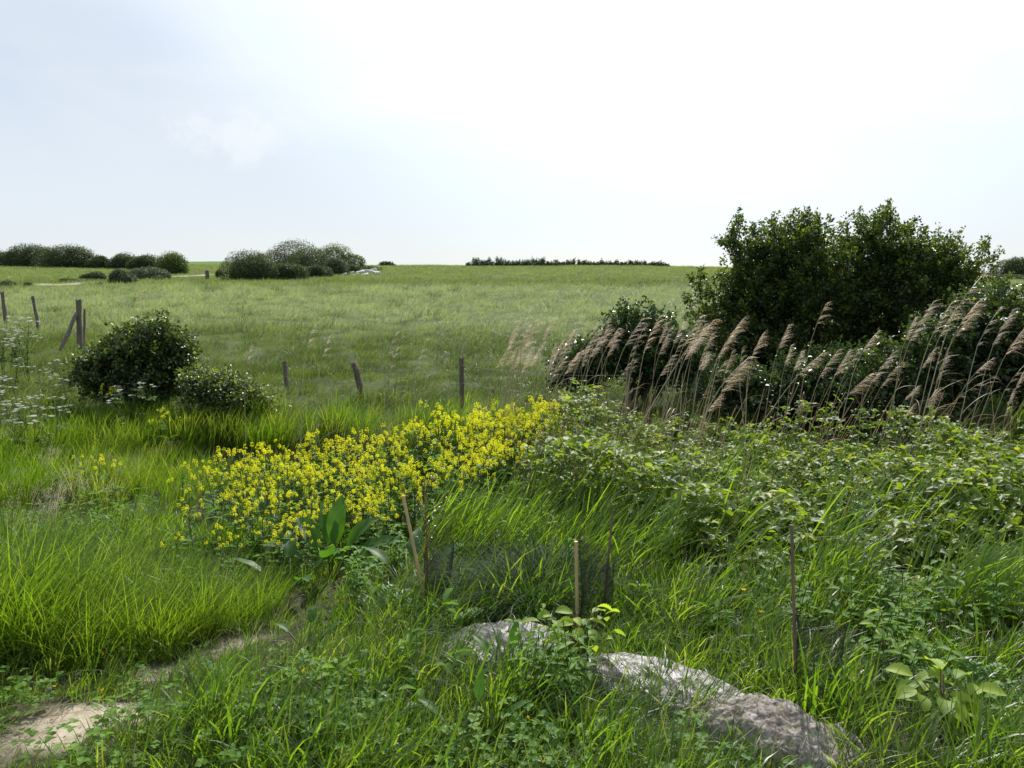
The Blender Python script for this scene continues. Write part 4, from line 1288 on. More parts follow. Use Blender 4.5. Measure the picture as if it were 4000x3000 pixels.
build_guard('black net guard half swallowed by grass beside the leaning bamboo cane', gpt(1710, 2420, 4.35), .075, .46, 1, .05)
build_guard('dark upright net guard behind the straight bamboo cane', gpt(2325, 2450, 3.98), .085, .52, 2, .02)
build_guard('dark net guard around the old cane at the right', gpt(3170, 2790, 3.14), .095, .40, 3, .05)
build_guard('net guard round the toothed-leaf sapling in front of the grey sheet', E1, .05, .20, 4)
build_guard('net guard round the bright sapling at the lower right', E2, .10, .13, 5)


def cane(label, a, b, r, mat):
    a = np.asarray(a); b = np.asarray(b)
    base = b.copy(); z = float(H(b[0], b[1]))
    if b[2] > z: base = b + (b - a) * ((b[2] - z) / (a[2] - b[2]))
    d = a - base; t = np.linspace(-.05, 1, 24)[:, None]
    P = d * t
    rr = r * np.where(np.arange(24) % 6 == 5, 1.12, 1.0)
    g = Geo(); tube(g, P, rr, 8)
    o = g.obj('garden_cane', M[mat], None, True); o.location = base
    md = o.modifiers.new('edge', 'EDGE_SPLIT'); md.split_angle = rad(50)
    tag(o, label, 'cane', 'canes staking the young trees')


cane('pale bamboo cane leaning left above the first net guard', at(1574, 1936, 4.3), at(1652, 2310, 4.3), .0085, 'bamboo')
cane('straight pale bamboo cane standing beside the grey sheet', at(2250, 2115, 3.92), at(2255, 2450, 3.92), .0085, 'bamboo')
cane('thin brown cane slanting behind the straight bamboo one', at(2396, 1970, 4.1), at(2352, 2450, 4.05), .006, 'oldcane')
cane('dark weathered cane standing in the right net guard', at(3092, 2050, 3.2), at(3112, 2740, 3.12), .0068, 'oldcane')


def build_fern(label, base, fronds, seed):
    rg = np.random.default_rng(seed)
    o = thing('silverweed_plant', label, 'plant', base, 'feathery leaved silverweed plants')
    for az, el, L in fronds:
        g = Geo(); t = np.linspace(0, 1, 11)
        P = np.column_stack([np.cos(az) * L * t * math.cos(el), np.sin(az) * L * t * math.cos(el), L * t * math.sin(el) - .25 * L * t * t + .02])
        tube(g, P, .0015, 3, .6, False)
        d = unit(np.gradient(P, axis=0)); s = np.array([-np.sin(az), np.cos(az), 0])
        for sd in (-1, 1):
            C = P[2:]; dd = unit(s * sd + d[2:] * .45 + np.array([0, 0, .15]))
            leaves(g, C, dd, np.tile([0, 0, 1.], (9, 1)) + rg.normal(0, .15, (9, 3)), L * .26 * np.sin(np.linspace(.7, 2.9, 9)) ** .7, L * .10, OVATE)
        g.obj('frond', M['fern'], o)


build_fern('feathery silverweed plant standing in grass at the right below the reed blades', gpt(3800, 2800, 3.15), [(1.5, 1.1, .22), (.4, .9, .24), (2.6, .9, .22), (0, .6, .2), (3.1, .6, .2), (1.0, 1.2, .2)], 71)
build_fern('feathery silverweed plant leaning from grass left of the grey sheet', gpt(1740, 2500, 3.9), [(.5, .6, .24), (.2, .8, .2), (1.3, .8, .2), (2.6, .5, .2)], 72)
build_fern('feathery silverweed plant below the leaning cane in deep grass', gpt(1480, 2420, 4.2), [(.5, .8, .26), (.1, .6, .24), (1.2, .9, .24), (2.4, .7, .2), (-.4, .5, .2)], 73)


def buttercup(label, px, py, Y):
    p = at(px, py, Y); z = float(H(p[0], p[1])); h = p[2] - z
    o = thing('buttercup', label, 'flower', (p[0], p[1], z), 'buttercups in the right grass')
    st = Geo(); tube(st, [(-.03, 0, 0), (-.01, 0, h * .6), (0, 0, h)], [.002, .0017, .0014], 4); st.obj('stem', M['stem'], o)
    g = Geo(); a = np.arange(5) / 5 * 2 * PI
    leaves(g, np.tile([0, 0, h], (5, 1)), np.column_stack([np.cos(a), np.sin(a), np.full(5, .8)]), np.column_stack([-np.cos(a), -np.sin(a), np.full(5, 1.)]), .017, .018, OVATE)
    g.obj('flower_head', M['weedflower'], o)


buttercup('golden buttercup above the grass left of the old dark cane', 2905, 2308, 3.9)
buttercup('half hidden buttercup lower right of the golden one', 2975, 2395, 3.75)
buttercup('small buttercup in the dark grass left above the grey sheet', 1988, 2345, 4.15)
buttercup('tiny buttercup beside the toothed-leaf sapling', 2172, 2660, 3.3)

# ------------------------------------------------------------------ grey sheet, silt mound, pebbles


def patch(name, label, cat, c, half, ang, hfun, mat, n=90):
    u, v = np.meshgrid(np.linspace(-1, 1, n), np.linspace(-1, 1, n))
    du = u * np.sqrt(1 - v * v / 2); dv = v * np.sqrt(1 - u * u / 2)            # square to disc
    rgt = 1 + .16 * (vnoise(np.arctan2(dv, du) * 1.3 + 9, 0 * du, 1, 61) - .5)
    X = du * half[0] * rgt; Y = dv * half[1] * rgt
    x = c[0] + X * math.cos(ang) - Y * math.sin(ang); y = c[1] + X * math.sin(ang) + Y * math.cos(ang)
    r = np.clip(np.sqrt(du ** 2 + dv ** 2), 0, 1)
    z = H(x, y) + hfun(x, y, r, du, dv)
    z0 = float(H(*c))
    V = np.stack([x - c[0], y - c[1], z - z0], -1).reshape(-1, 3)
    i = np.arange(n * n).reshape(n, n)
    F = np.stack([i[:-1, :-1], i[:-1, 1:], i[1:, 1:], i[1:, :-1]], -1).reshape(-1, 4)
    g = Geo(); g.add(V, None, F)
    o = g.obj(name, M[mat], None, True); o.location = (c[0], c[1], z0)
    tag(o, label, cat)
    return o


def sheet_h(amp):
    def f(x, y, r, du, dv):
        w = fbm(x, y, 5, 63, 2); fold = (1 - np.abs(2 * fbm(x * 1.6 + y, y * .7, 6, 69, 2) - 1)) ** 6
        return .018 + amp * (1 - r ** 2.2) * (.8 + .35 * w) + .022 * fold * (1 - r) + .020 * (fbm(x, y, 22, 64, 3) - .5) - .03 * smooth(.9, 1, r)
    return f


patch('weed_sheet', 'shiny dusty grey plastic sheet draped over a hump, left of the saplings', 'plastic sheet', SHEET_A, (.36, .27), .1, sheet_h(.085), 'sheet')
patch('weed_sheet', 'shiny creased grey plastic sheet running down beside the dark grass to the silt mound', 'plastic sheet', SHEET_B, (.52, .22), -.55, sheet_h(.075), 'sheet')


def mound_h(x, y, r, du, dv):
    return .01 + .12 * (1 - r ** 2.4) * (.75 + .5 * fbm(x, y, 4, 65, 3)) + .075 * (fbm(x, y, 11, 66, 4) - .5) + .012 * (fbm(x, y, 60, 67, 3) - .5) - .04 * smooth(.88, 1, r)


patch('silt_mound', 'pale dry heap of crumbly silt at the end of the grey sheet', 'soil heap', MOUND, (.38, .20), -.75, mound_h, 'mound', 140)


def pebble(k, p, s, label, group):
    rg = np.random.default_rng(900 + k)
    n1, n2 = 8, 12
    th = np.linspace(0, PI, n1)[:, None]; ph = np.arange(n2)[None] / n2 * 2 * PI
    V = np.stack([np.sin(th) * np.cos(ph), np.sin(th) * np.sin(ph), np.cos(th) + 0 * ph], -1)
    d = 1 + .28 * (vnoise(V[..., 0] * 1.3 + k * 3, V[..., 1] * 1.3 + V[..., 2], 1.2, 70) - .5) * 2
    V = V * d[..., None] * np.array([s, s * rg.uniform(.6, .9), s * rg.uniform(.45, .7)])
    F = [[i * n2 + j, (i + 1) * n2 + j, (i + 1) * n2 + (j + 1) % n2, i * n2 + (j + 1) % n2] for i in range(n1 - 1) for j in range(n2)]
    g = Geo(); g.add(V.reshape(-1, 3), None, F)
    o = g.obj('pebble', M['stone'], None, True); o.location = p; o.rotation_euler = (0, 0, rg.uniform(0, 6))
    tag(o, label, 'pebble', group)


def build_pebbles():
    rg = np.random.default_rng(95)
    spots = [(60, 2635), (105, 2655), (150, 2650), (175, 2662), (125, 2672), (80, 2665), (455, 2490), (470, 2478), (395, 2545), (345, 2600), (250, 2690), (190, 2700), (40, 2660), (215, 2640), (500, 2560), (310, 2640), (140, 2690), (560, 2500)]
    for i, (px, py) in enumerate(spots):
        g = ground(px, py); s = rg.uniform(.009, .02)
        pebble(i, g + np.array([0, 0, s * .3]), s, 'small grey pebble lying on bare soil in front of the left tussocks', 'pebbles on the bare soil')


build_pebbles()


# ------------------------------------------------------------------ grass
def keep_clear(P, thr=.45, sand=True, sandthr=.35):
    k = clear_mask(P[:, 0], P[:, 1]) < thr
    if sand: k &= sand_mask(P[:, 0], P[:, 1]) < sandthr + R.random(len(P)) * .25
    return P[k]


def with_z(P, dz=0.): return np.column_stack([P, H(P[:, 0], P[:, 1]) + dz])


def build_near_grass():
    short = src_collection('tuft_short', [tuft(17, .065, (.13, .32), (.0042, .0095), (.05, .55), (.2, 1.5), 4, .6, .7) for _ in range(6)])
    P = keep_clear(frustum_points(1.8, 6.4, 220), .58)
    x, y = P[:, 0], P[:, 1]
    cl = smooth(.30, .70, fbm(x, y, 3.2, 40, 2))
    hm = (.62 + .5 * fbm(x, y, 1.1, 41)) * (.62 + .60 * cl)
    hm *= 1 - .55 * np.clip(sand_mask(x, y) + np.exp(-((x + 1.75 - (y - 2.6) * .35) / .5) ** 2), 0, 1)
    hm *= 1 + .3 * np.exp(-(((x + .5) / .9) ** 2 + ((y - 3.0) / .9) ** 2))
    hm *= 1 + .35 * smooth(3.6, 4.6, y) * smooth(-1.2, -.3, x)
    tint = .10 + .45 * fbm(x, y, .9, 43) + .40 * cl + R.normal(0, .14, len(P))
    scatter('short_grass', 'short green grass carpeting the near slope', short, 6, with_z(P), R.normal(0, .6, len(P)), hm * R.uniform(.7, 1.25, len(P)), tint, R.random(len(P)) ** 6 * .6)

    arc = src_collection('tuft_arching', [tuft(9, .10, (.24, .46), (.004, .0075), (.25, .6), (1.0, 2.1), 6, 1.0) for _ in range(6)])
    P = keep_clear(frustum_points(2.3, 6.0, 30), .35, True, .05)
    x, y = P[:, 0], P[:, 1]
    P = P[(fbm(x, y, 1.0, 45) + .25 * smooth(-1.2, 0, x) > .52)]
    scatter('arching_grass', 'long grass blades arching over in the near grass', arc, 6, with_z(P), R.normal(0, .7, len(P)), R.uniform(.6, 1.05, len(P)), .35 + R.normal(0, .2, len(P)), R.random(len(P)) ** 3 * .7)

    dead = src_collection('dead_tuft', [tuft(6, .07, (.14, .34), (.0025, .005), (.3, .9), (.6, 1.8), 5, .6, .8, None, 'stalk') for _ in range(4)])
    P = keep_clear(frustum_points(2.2, 7.5, 9), .6, False)
    P = P[fbm(P[:, 0], P[:, 1], 2.2, 53) > .46]
    scatter('dead_grass', 'dead straw coloured grass blades caught in the green grass', dead, 4, with_z(P, .02), R.normal(0, .9, len(P)), R.uniform(.6, 1.1, len(P)), R.random(len(P)))

    tall = src_collection('tuft_tall', [tuft(20, .10, (.26, .52), (.005, .011), (.05, .5), (.3, 1.4), 5, .9, .7) for _ in range(6)])
    P = keep_clear(frustum_points(3.9, 9.2, 44), .25, True, .05)
    x, y = P[:, 0], P[:, 1]
    inb = in_poly(x, y, BRAMBLE); inm = in_poly(x, y, MUSTARD)
    zone = smooth(-1.9, -1.0, x + (y - 4.5) * -.1) * smooth(3.9, 4.5, y) + smooth(5.2, 6.2, y) * .9
    keep = (R.random(len(P)) < zone) & (~inb | (R.random(len(P)) < .10)) & (~inm | (R.random(len(P)) < .35))
    P = P[keep]; x, y = P[:, 0], P[:, 1]
    k = (((x - .15) / .45) ** 2 + ((y - 4.38) / .35) ** 2 > 1) & ((fbm(x, y, 1.3, 48, 2) > .44) | (y > 6.8) | (x < -1.2) | (R.random(len(x)) < .25))
    P = P[k]; x, y = P[:, 0], P[:, 1]
    cl = smooth(.28, .72, fbm(x, y, 1.9, 46, 2))
    hm = (.48 + .45 * fbm(x, y, .8, 47)) * (.65 + .6 * cl) * np.interp(x, [-4, -1.5, 0, 3], [.72, .75, .92, .85]) * np.where(in_poly(x, y, MUSTARD), .75, 1)
    tint = .02 + .45 * fbm(x, y, .7, 49) + .35 * cl + R.normal(0, .13, len(P))
    scatter('tall_grass', 'tall lush grass leaning right with the wind on the bank', tall, 6, with_z(P), R.normal(.1, .5, len(P)), hm * R.uniform(.8, 1.2, len(P)), tint, R.random(len(P)) ** 5 * .5)

    fine = src_collection('tuft_fine', [tuft(75, .10, (.26, .62), (.003, .006), (.02, .65), (.3, 1.3), 5, .25, .5) for _ in range(5)])
    c = [(-2.32, 3.55, 1.), (-2.05, 3.72, 1.05), (-2.6, 3.9, 1.1), (-1.78, 4.05, .75), (-1.62, 4.18, .72), (-2.2, 4.15, .95), (-2.75, 4.4, .9), (-1.95, 4.4, .7), (-2.45, 3.65, .95), (-2.9, 3.8, 1.1), (-1.9, 3.95, .8), (-3.2, 4.6, .9), (-2.4, 4.7, .7), (-1.55, 4.5, .6)]
    P = []; S = []
    for (x, y, s) in c:
        for _ in range(8):
            P.append((x + R.normal(0, .10), y + R.normal(0, .07))); S.append(s * R.uniform(.85, 1.3))
    P = np.array(P)
    scatter('tussock_grass', 'fine yellow-green grass tussocks at the left beside the bare soil', fine, 5, with_z(P), R.normal(0, .5, len(P)), S, R.uniform(.5, 1.0, len(P)), R.random(len(P)) ** 3 * .3)

    dark = src_collection('tuft_dark', [tuft(70, .14, (.35, .6), (.0035, .006), (.15, .7), (.8, 2.0), 6, -.3, .5, None, 'shadegrass', (0, .7)) for _ in range(4)])
    P = np.column_stack([R.normal(.14, .20, 30), R.normal(4.36, .14, 30)])  # shaded look painted in: darker blade colour and a low tint
    scatter('shaded_tussock', 'drooping tussock above the grey sheet, its shade put into a darker leaf colour', dark, 4, with_z(P), R.normal(0, .8, len(P)), R.uniform(.8, 1.15, len(P)), np.full(len(P), .2), R.random(len(P)) * .2)

    # seed heads of fine grasses
    def panic(g, sp): pass
    pm = []
    for _ in range(5):
        g = Geo(); n = 26
        B = np.column_stack([R.normal(0, .09, (n, 2)), np.zeros(n)])
        az = R.normal(0, .5, n); Ls = R.uniform(.3, .5, n); th = R.uniform(.15, .5, n)
        blades(g, B, az, Ls, .0016, th, .5, 4, .5, .2, .5)
        tip = B + np.column_stack([np.cos(az) * np.sin(th + .25) * Ls, np.sin(az) * np.sin(th + .25) * Ls, np.cos(th + .25) * Ls * .96])
        for _k in range(9):
            blades(g, tip + R.normal(0, .02, (n, 3)), az + R.normal(0, .5, n), R.uniform(.03, .07, n), .0028, R.uniform(.3, 1.1, n), 1.0, 2, 1.0, None, .3)
        pm.append(g.mesh('panicle', M['panicle']))
    pc = src_collection('grass_panicles', pm)
    P = np.concatenate([np.column_stack([R.normal(-4.0, .3, 3), R.normal(7.3, .25, 3)]), np.column_stack([R.normal(-4.6, .6, 3), R.normal(8.3, .4, 3)]), frustum_points(5, 10, .12), np.column_stack([R.normal(-3.6, .4, 3), R.normal(6.2, .3, 3)])])
    P = P[~in_poly(P[:, 0], P[:, 1], BRAMBLE) & ~in_poly(P[:, 0], P[:, 1], MUSTARD)]
    scatter('seed_heads', 'silvery pink seed heads of wild grass drifting over the left slope', pc, 5, with_z(P), R.normal(0, .4, len(P)), R.uniform(.7, 1.1, len(P)), R.random(len(P)))
    # a few brown flower spikes over the tussocks
    g = Geo(); n = 26
    B = np.column_stack([R.uniform(-2.9, -1.5, n), R.uniform(3.7, 4.9, n)]); B = with_z(B)
    az = R.normal(0, .4, n); blades(g, B, az, R.uniform(.5, .75, n), .003, R.uniform(.1, .35, n), R.uniform(.3, .8, n), 6, .5, R.random(n) * .4, .8)
    tag(g.obj('grass_spikes', M['stalk']), 'brownish grass flower spikes above the left tussocks', None, None, 'stuff')


build_near_grass()


def build_reed_leaves():
    ml = []
    for _ in range(6):
        g = Geo(); n = 5
        B = np.column_stack([R.normal(0, .05, (n, 2)), np.zeros(n)])
        az0 = R.normal(0, .55, n)
        blades(g, B, az0, R.uniform(.45, .8, n), R.uniform(.010, .021, n), R.uniform(.05, .55, n), R.uniform(.2, 1.3, n), 6, .8)
        # side leaves from a stem
        for k in range(3):
            b = B + np.column_stack([.12 * k * np.cos(az0) * .4, .0 * az0, np.full(n, .12 + .14 * k)])
            blades(g, b, az0 + R.normal(0, .4, n), R.uniform(.25, .45, n), R.uniform(.010, .017, n), R.uniform(.4, .9, n), R.uniform(.1, .7, n), 5, .6)
        ml.append(g.mesh('reed_leaf', M['reedleaf']))
    c = src_collection('young_reed', ml)
    A = [(-.75, 5.4), (-.2, 6.5), (.3, 7.6), (1.1, 7.0), (1.7, 6.0), (1.35, 4.9), (.6, 4.6), (.2, 4.6), (-.5, 4.9)]
    P = sample_poly(A, 210)
    P = P[fbm(P[:, 0], P[:, 1], 1.3, 75) > .40]
    Bp = sample_poly([(2.1, 3.7), (3.0, 3.9), (3.4, 4.9), (2.4, 4.4)], 34)
    Cp = sample_poly([(-3.0, 9.0), (-1.2, 9.1), (-.2, 9.3), (-.2, 9.9), (-3.0, 9.7)], 40)
    Dp = sample_poly(BRAMBLE, 130)
    Ep = sample_poly([(.9, 3.6), (1.6, 3.5), (1.9, 4.3), (1.0, 4.4)], 10)
    P = np.concatenate([P, Bp, Cp, Dp, Ep])
    s = np.concatenate([R.uniform(.6, .95, len(P) - len(Bp) - len(Cp) - len(Dp) - len(Ep)), R.uniform(.55, .85, len(Bp)), R.uniform(.7, 1.0, len(Cp)), R.uniform(.8, 1.2, len(Dp)), R.uniform(.4, .6, len(Ep))])
    scatter('young_reed_leaves', 'broad green young reed blades swept to the right', c, 6, with_z(P), R.normal(0, .35, len(P)), s, R.uniform(.2, 1., len(P)))


build_reed_leaves()


def build_ground_cover():
    ms = []
    for _ in range(5):
        g = Geo(); n = 16
        B = np.column_stack([R.normal(0, .05, (n, 2)), R.uniform(.02, .11, n)])
        hd = R.uniform(0, 2 * PI, n)
        for k in range(3):
            a = hd + k * 2 * PI / 3
            leaves(g, B, np.column_stack([np.cos(a), np.sin(a), np.full(n, .15)]), R.normal(0, .3, (n, 3)) + np.array([0, 0, 1]), R.uniform(.013, .021), .016, OVATE, R.random(n))
        blades(g, B * np.array([.6, .6, 0]), hd, B[:, 2] * 1.05, .002, .25, .2, 2, .5)
        ms.append(g.mesh('clover', M['clover']))
    c = src_collection('clover_tuft', ms)
    P = keep_clear(frustum_points(2.25, 4.2, 80), .3, True, .8)
    x, y = P[:, 0], P[:, 1]
    k = (fbm(x, y, 1.4, 81) + .18 * smooth(3.6, 2.6, y) + .35 * np.clip(sand_mask(x, y) + np.exp(-((x + 1.9) / .4) ** 2), 0, 1) * (R.random(len(P)) < .45)) > .70
    k &= (x > -1.0) | (sand_mask(x, y) > .05) | (R.random(len(x)) < .3)
    P = P[k]
    scatter('clover', 'low clover and medick leaves under the near grass', c, 5, with_z(P), R.uniform(0, 6.28, len(P)), R.uniform(.8, 1.5, len(P)) * np.where(sand_mask(P[:, 0], P[:, 1]) > .2, .6, 1), R.random(len(P)))
    fl = []
    for _ in range(3):
        g = Geo(); n = 8; B = np.column_stack([R.normal(0, .003, (n, 2)), R.uniform(0, .008, n) + .12]); leaves(g, B, rand_dirs(n), rand_dirs(n, .5), .006, .005); fl.append(g.mesh('weed_flower', M['weedflower']))
    fc = src_collection('medick_flower', fl)
    Q = P[R.random(len(P)) < .16]
    scatter('medick_flowers', 'tiny yellow medick flowers dotted through the near clover', fc, 3, with_z(Q + R.normal(0, .05, Q.shape)), R.uniform(0, 6, len(Q)), R.uniform(.8, 1.4, len(Q)), R.random(len(Q)))
    # broad-leaved weeds
    ws = []
    for _ in range(5):
        g = Geo(); n = 11; az = R.uniform(0, 2 * PI, n)
        C = np.column_stack([np.cos(az) * .015, np.sin(az) * .015, R.uniform(.0, .16, n)])
        leaves(g, C, np.column_stack([np.cos(az), np.sin(az), R.uniform(.0, .8, n)]), np.column_stack([-np.cos(az) * .5, -np.sin(az) * .5, np.ones(n)]), R.uniform(.045, .09, n), R.uniform(.02, .034, n), OVATE)
        ws.append(g.mesh('weed', M['clover']))
    wc = src_collection('broad_weed', ws)
    P = keep_clear(frustum_points(2.4, 9, 8), .3, True, .0)
    P = P[(P[:, 0] > -1.1 + .1 * P[:, 1]) | (P[:, 1] > 5)]
    P = P[(fbm(P[:, 0], P[:, 1], 1.7, 83) > .5)]
    scatter('broad_leaved_weeds', 'scattered broad-leaved weeds among the grass', wc, 5, with_z(P), R.uniform(0, 6, len(P)), R.uniform(.6, 1.3, len(P)), R.random(len(P)) * .8)
    # nettle-like upright weeds
    ns = []
    for _ in range(5):
        g = Geo(); n = 4
        for q in range(n):
            bx, by = R.normal(0, .07, 2); hh = R.uniform(.22, .42); az0 = R.uniform(0, 6)
            t = np.linspace(0, 1, 5)
            Pm = np.column_stack([bx + .08 * t * t, by + 0 * t, hh * t]); tube(g, Pm, .0022, 3, .4, False)
            for lv in range(6):
                f = .25 + .14 * lv; c = np.array([bx + .08 * f * f, by, hh * f])
                a = az0 + lv * PI / 2 + np.array([0, PI])
                Lf = .075 * (1.15 - .55 * f) * R.uniform(.8, 1.2)
                leaves(g, np.tile(c, (2, 1)), np.column_stack([np.cos(a), np.sin(a), np.full(2, R.uniform(-.35, .3))]), np.column_stack([R.normal(0, .2, (2, 2)), np.ones(2)]), Lf, Lf * .5, OVATE, R.random())
        ns.append(g.mesh('nettle', M['clover']))
    nc = src_collection('nettle', ns)
    P = np.concatenate([sample_poly([(-.9, 5.2), (-.2, 6.4), (1.2, 6.6), (1.8, 5.6), (1.3, 4.6), (-.2, 4.7)], 90), sample_poly([(-1.9, 4.4), (-1.0, 4.7), (-.5, 4.4), (-1.3, 4.0)], 14), sample_poly([(-5, 6), (-2.8, 6.2), (-2.5, 5.2), (-3.6, 5.0)], 10), sample_poly([(-3.4, 8.8), (-1.2, 8.8), (-.6, 9.3), (-3.2, 9.4)], 26), sample_poly([(1.3, 3.3), (3, 3.5), (2.6, 4.2), (1.2, 4.2)], 16), sample_poly([(.12, 3.25), (.30, 3.2), (.38, 2.95), (.15, 2.9)], 5)])
    P = P[fbm(P[:, 0], P[:, 1], 1.6, 86) > .42]
    scatter('upright_weeds', 'upright leafy weeds standing between the tall grass', nc, 5, with_z(P), R.uniform(0, 6, len(P)), R.uniform(.7, 1.15, len(P)), R.random(len(P)) * .8)
    # soil litter on the bare ground
    g = Geo(); n = 2600
    Q = np.column_stack([R.uniform(-2.6, -1.0, n), R.uniform(2.3, 4.4, n)]); m = sand_mask(Q[:, 0], Q[:, 1])
    Q = Q[m > .1]; n = len(Q)
    leaves(g, with_z(Q, .004), np.column_stack([R.normal(0, 1, (n, 2)), R.normal(0, .15, n)]), R.normal(0, .3, (n, 3)) + np.array([0, 0, 1]), R.uniform(.006, .022, n), R.uniform(.003, .007, n))
    tag(g.obj('dry_litter', M['stalk']), 'dry bits of straw and leaf on the bare sandy soil', None, None, 'stuff')


build_ground_cover()


def field_attr(P):
    x, y = P[:, 0], P[:, 1]
    mott = fbm(x, y, .45, 85) * .6 + fbm(x, y, .11, 87) * .4
    grey = smooth(19, 27, y + 6 * (fbm(x, y, .08, 89) - .5)) * smooth(58, 44, y + 14 * (fbm(x, y, .05, 90) - .5))
    m2 = smooth(.3, .7, fbm(x, y, 1.5, 88, 2))
    tint = .05 + .5 * mott + .5 * m2 * smooth(60, 25, y) + R.normal(0, .12, len(P)) + .42 * smooth(25, 65, y)
    dry = .06 + .10 * smooth(16, 24, y) + .85 * grey * (.6 + .8 * fbm(x, y, .25, 93)) + R.normal(0, .1, len(P)) + .22 * smooth(55, 70, y)
    return tint, dry


def build_field():
    f1 = src_collection('field_tuft', [tuft(46, .20, (.10, .26), (.005, .009), (.1, .6), (.4, 1.5), 3, .9, .8, None, 'field') for _ in range(6)])
    P = np.concatenate([frustum_points(10.8, 16, 20), frustum_points(16, 24, 13), frustum_points(24, 38, 7.5), frustum_points(38, 62, 3.6)])
    P = P[~((P[:, 1] < 12) & (R.random(len(P)) < .3))]
    tint, dry = field_attr(P)
    y = P[:, 1]
    rough = smooth(.25, .75, fbm(P[:, 0], P[:, 1], .75, 95, 2)) * np.interp(y, [11, 25, 50], [.75, .75, .5]) + np.interp(y, [11, 25, 50], [.25, .2, .3])
    s = np.interp(y, [11, 20, 40, 62], [1.0, 1.15, 1.6, 2.1]) * (.40 + .95 * rough) * R.uniform(.8, 1.25, len(P))
    tint = tint - .3 * smooth(.55, .8, rough) * smooth(45, 20, y) + .12
    scatter('field_grass', 'rough pasture grass of the wide field, silvery in the middle', f1, 6, with_z(P), R.normal(0, .7, len(P)), s, tint, dry)
    dk = src_collection('dark_field_tuft', [tuft(60, .22, (.16, .36), (.006, .010), (.1, .7), (.4, 1.4), 3, .4, .8, None, 'field', (0, .5)) for _ in range(4)])
    P = np.concatenate([frustum_points(11.5, 18, 1.3), frustum_points(18, 30, .8), frustum_points(30, 60, .22)])
    P = P[fbm(P[:, 0], P[:, 1], .3, 99) > .45]
    scatter('rank_tufts', 'darker rank tufts standing in the pasture', dk, 4, with_z(P), R.normal(0, .6, len(P)), R.uniform(.6, 1.25, len(P)) * np.interp(P[:, 1], [12, 60], [.9, 1.8]), R.uniform(0, .35, len(P)), R.random(len(P)) * .1)
    f2 = src_collection('far_tuft', [tuft(60, .55, (.14, .34), (.018, .03), (.1, .7), (.3, 1.4), 2, .6, .9, None, 'field') for _ in range(5)])
    P = np.concatenate([frustum_points(62, 95, 1.5, 1.2), frustum_points(95, 140, .75, 1.15)])
    k = smooth(-.18, -.22, P[:, 0] / P[:, 1]) * smooth(122, 128, P[:, 1])
    P = P[k < .5]
    tint, dry = field_attr(P)
    scatter('far_field_grass', 'yellow-green grass of the far field below the crest', f2, 5, with_z(P), R.normal(0, .8, len(P)), np.interp(P[:, 1], [62, 140], [1.0, 1.5]) * R.uniform(.7, 1.2, len(P)), tint, dry)
    # long rank grass along the ditch bank
    f3 = src_collection('bank_tuft', [tuft(40, .14, (.3, .62), (.005, .011), (.05, .35), (.2, .9), 4, 1.0) for _ in range(5)])
    n = 1900
    x = R.uniform(-9, 9, n); y = 10.6 + .06 * x + R.normal(0, .55, n)
    y2 = 8.9 + .05 * x + R.normal(0, .35, n)
    P = np.column_stack([x, np.where(R.random(n) < .6, y, y2)])
    k = (fbm(P[:, 0], P[:, 1], .9, 97) > .42) & ~((P[:, 1] < 10) & (P[:, 1] > 9.0) & (P[:, 0] > -3.2) & (P[:, 0] < -1.6))
    P = P[k & ~in_poly(P[:, 0], P[:, 1], MUSTARD)]
    P = np.concatenate([P, np.column_stack([R.uniform(-6.6, -3.6, 150), R.normal(11.15, .12, 150)]), np.column_stack([R.uniform(-4.7, -2.9, 90), R.normal(10.55, .12, 90)]), np.column_stack([R.uniform(-7.0, -2.9, 330), R.uniform(7.3, 9.9, 330)])])
    scatter('bank_grass', 'rank yellow-green grass along both lips of the ditch', f3, 5, with_z(P), R.normal(0, .5, len(P)), R.uniform(.55, 1.05, len(P)), .45 + R.normal(0, .25, len(P)), R.random(len(P)) ** 3 * .6)


build_field()

# ------------------------------------------------------------------ light
SUN_EL, SUN_AZ = rad(43), rad(13)
sd = bpy.data.lights.new('sun', 'SUN'); sd.energy = 4.8; sd.angle = rad(.6); sd.color = (1.0, .955, .88)
sun = bpy.data.objects.new('sun', sd); COL.objects.link(sun)
to_sun = Vector((math.sin(SUN_AZ) * math.cos(SUN_EL), math.cos(SUN_AZ) * math.cos(SUN_EL), math.sin(SUN_EL)))
sun.rotation_euler = (-to_sun).to_track_quat('-Z', 'Y').to_euler()

w = bpy.data.worlds.new('World'); scene.world = w; w.use_nodes = True
nt = w.node_tree; nt.nodes.clear(); L = nt.links.new
out = nt.nodes.new('ShaderNodeOutputWorld'); bg = nt.nodes.new('ShaderNodeBackground'); bg.inputs['Strength'].default_value = .08
sky = nt.nodes.new('ShaderNodeTexSky'); sky.sky_type = 'NISHITA'; sky.sun_disc = False
sky.sun_elevation = SUN_EL; sky.sun_rotation = SUN_AZ; sky.air_density = 1.0; sky.dust_density = .5; sky.ozone_density = 1.2
tc = nt.nodes.new('ShaderNodeTexCoord')
mp = N(nt, 'ShaderNodeMapping'); mp.inputs['Scale'].default_value = (1.4, 1.4, 5.); mp.inputs['Rotation'].default_value = (0, rad(12), 0)
L(tc.outputs['Generated'], mp.inputs[0])
cn = N(nt, 'ShaderNodeTexNoise'); cn.inputs['Scale'].default_value = 1.6; cn.inputs['Detail'].default_value = 6; cn.inputs['Roughness'].default_value = .55; cn.inputs['Distortion'].default_value = .6
L(mp.outputs[0], cn.inputs['Vector'])
thin = N(nt, 'ShaderNodeMapRange'); thin.inputs[1].default_value = .3; thin.inputs[2].default_value = .75; thin.inputs[3].default_value = .66; thin.inputs[4].default_value = .95
L(cn.outputs['Fac'], thin.inputs[0])
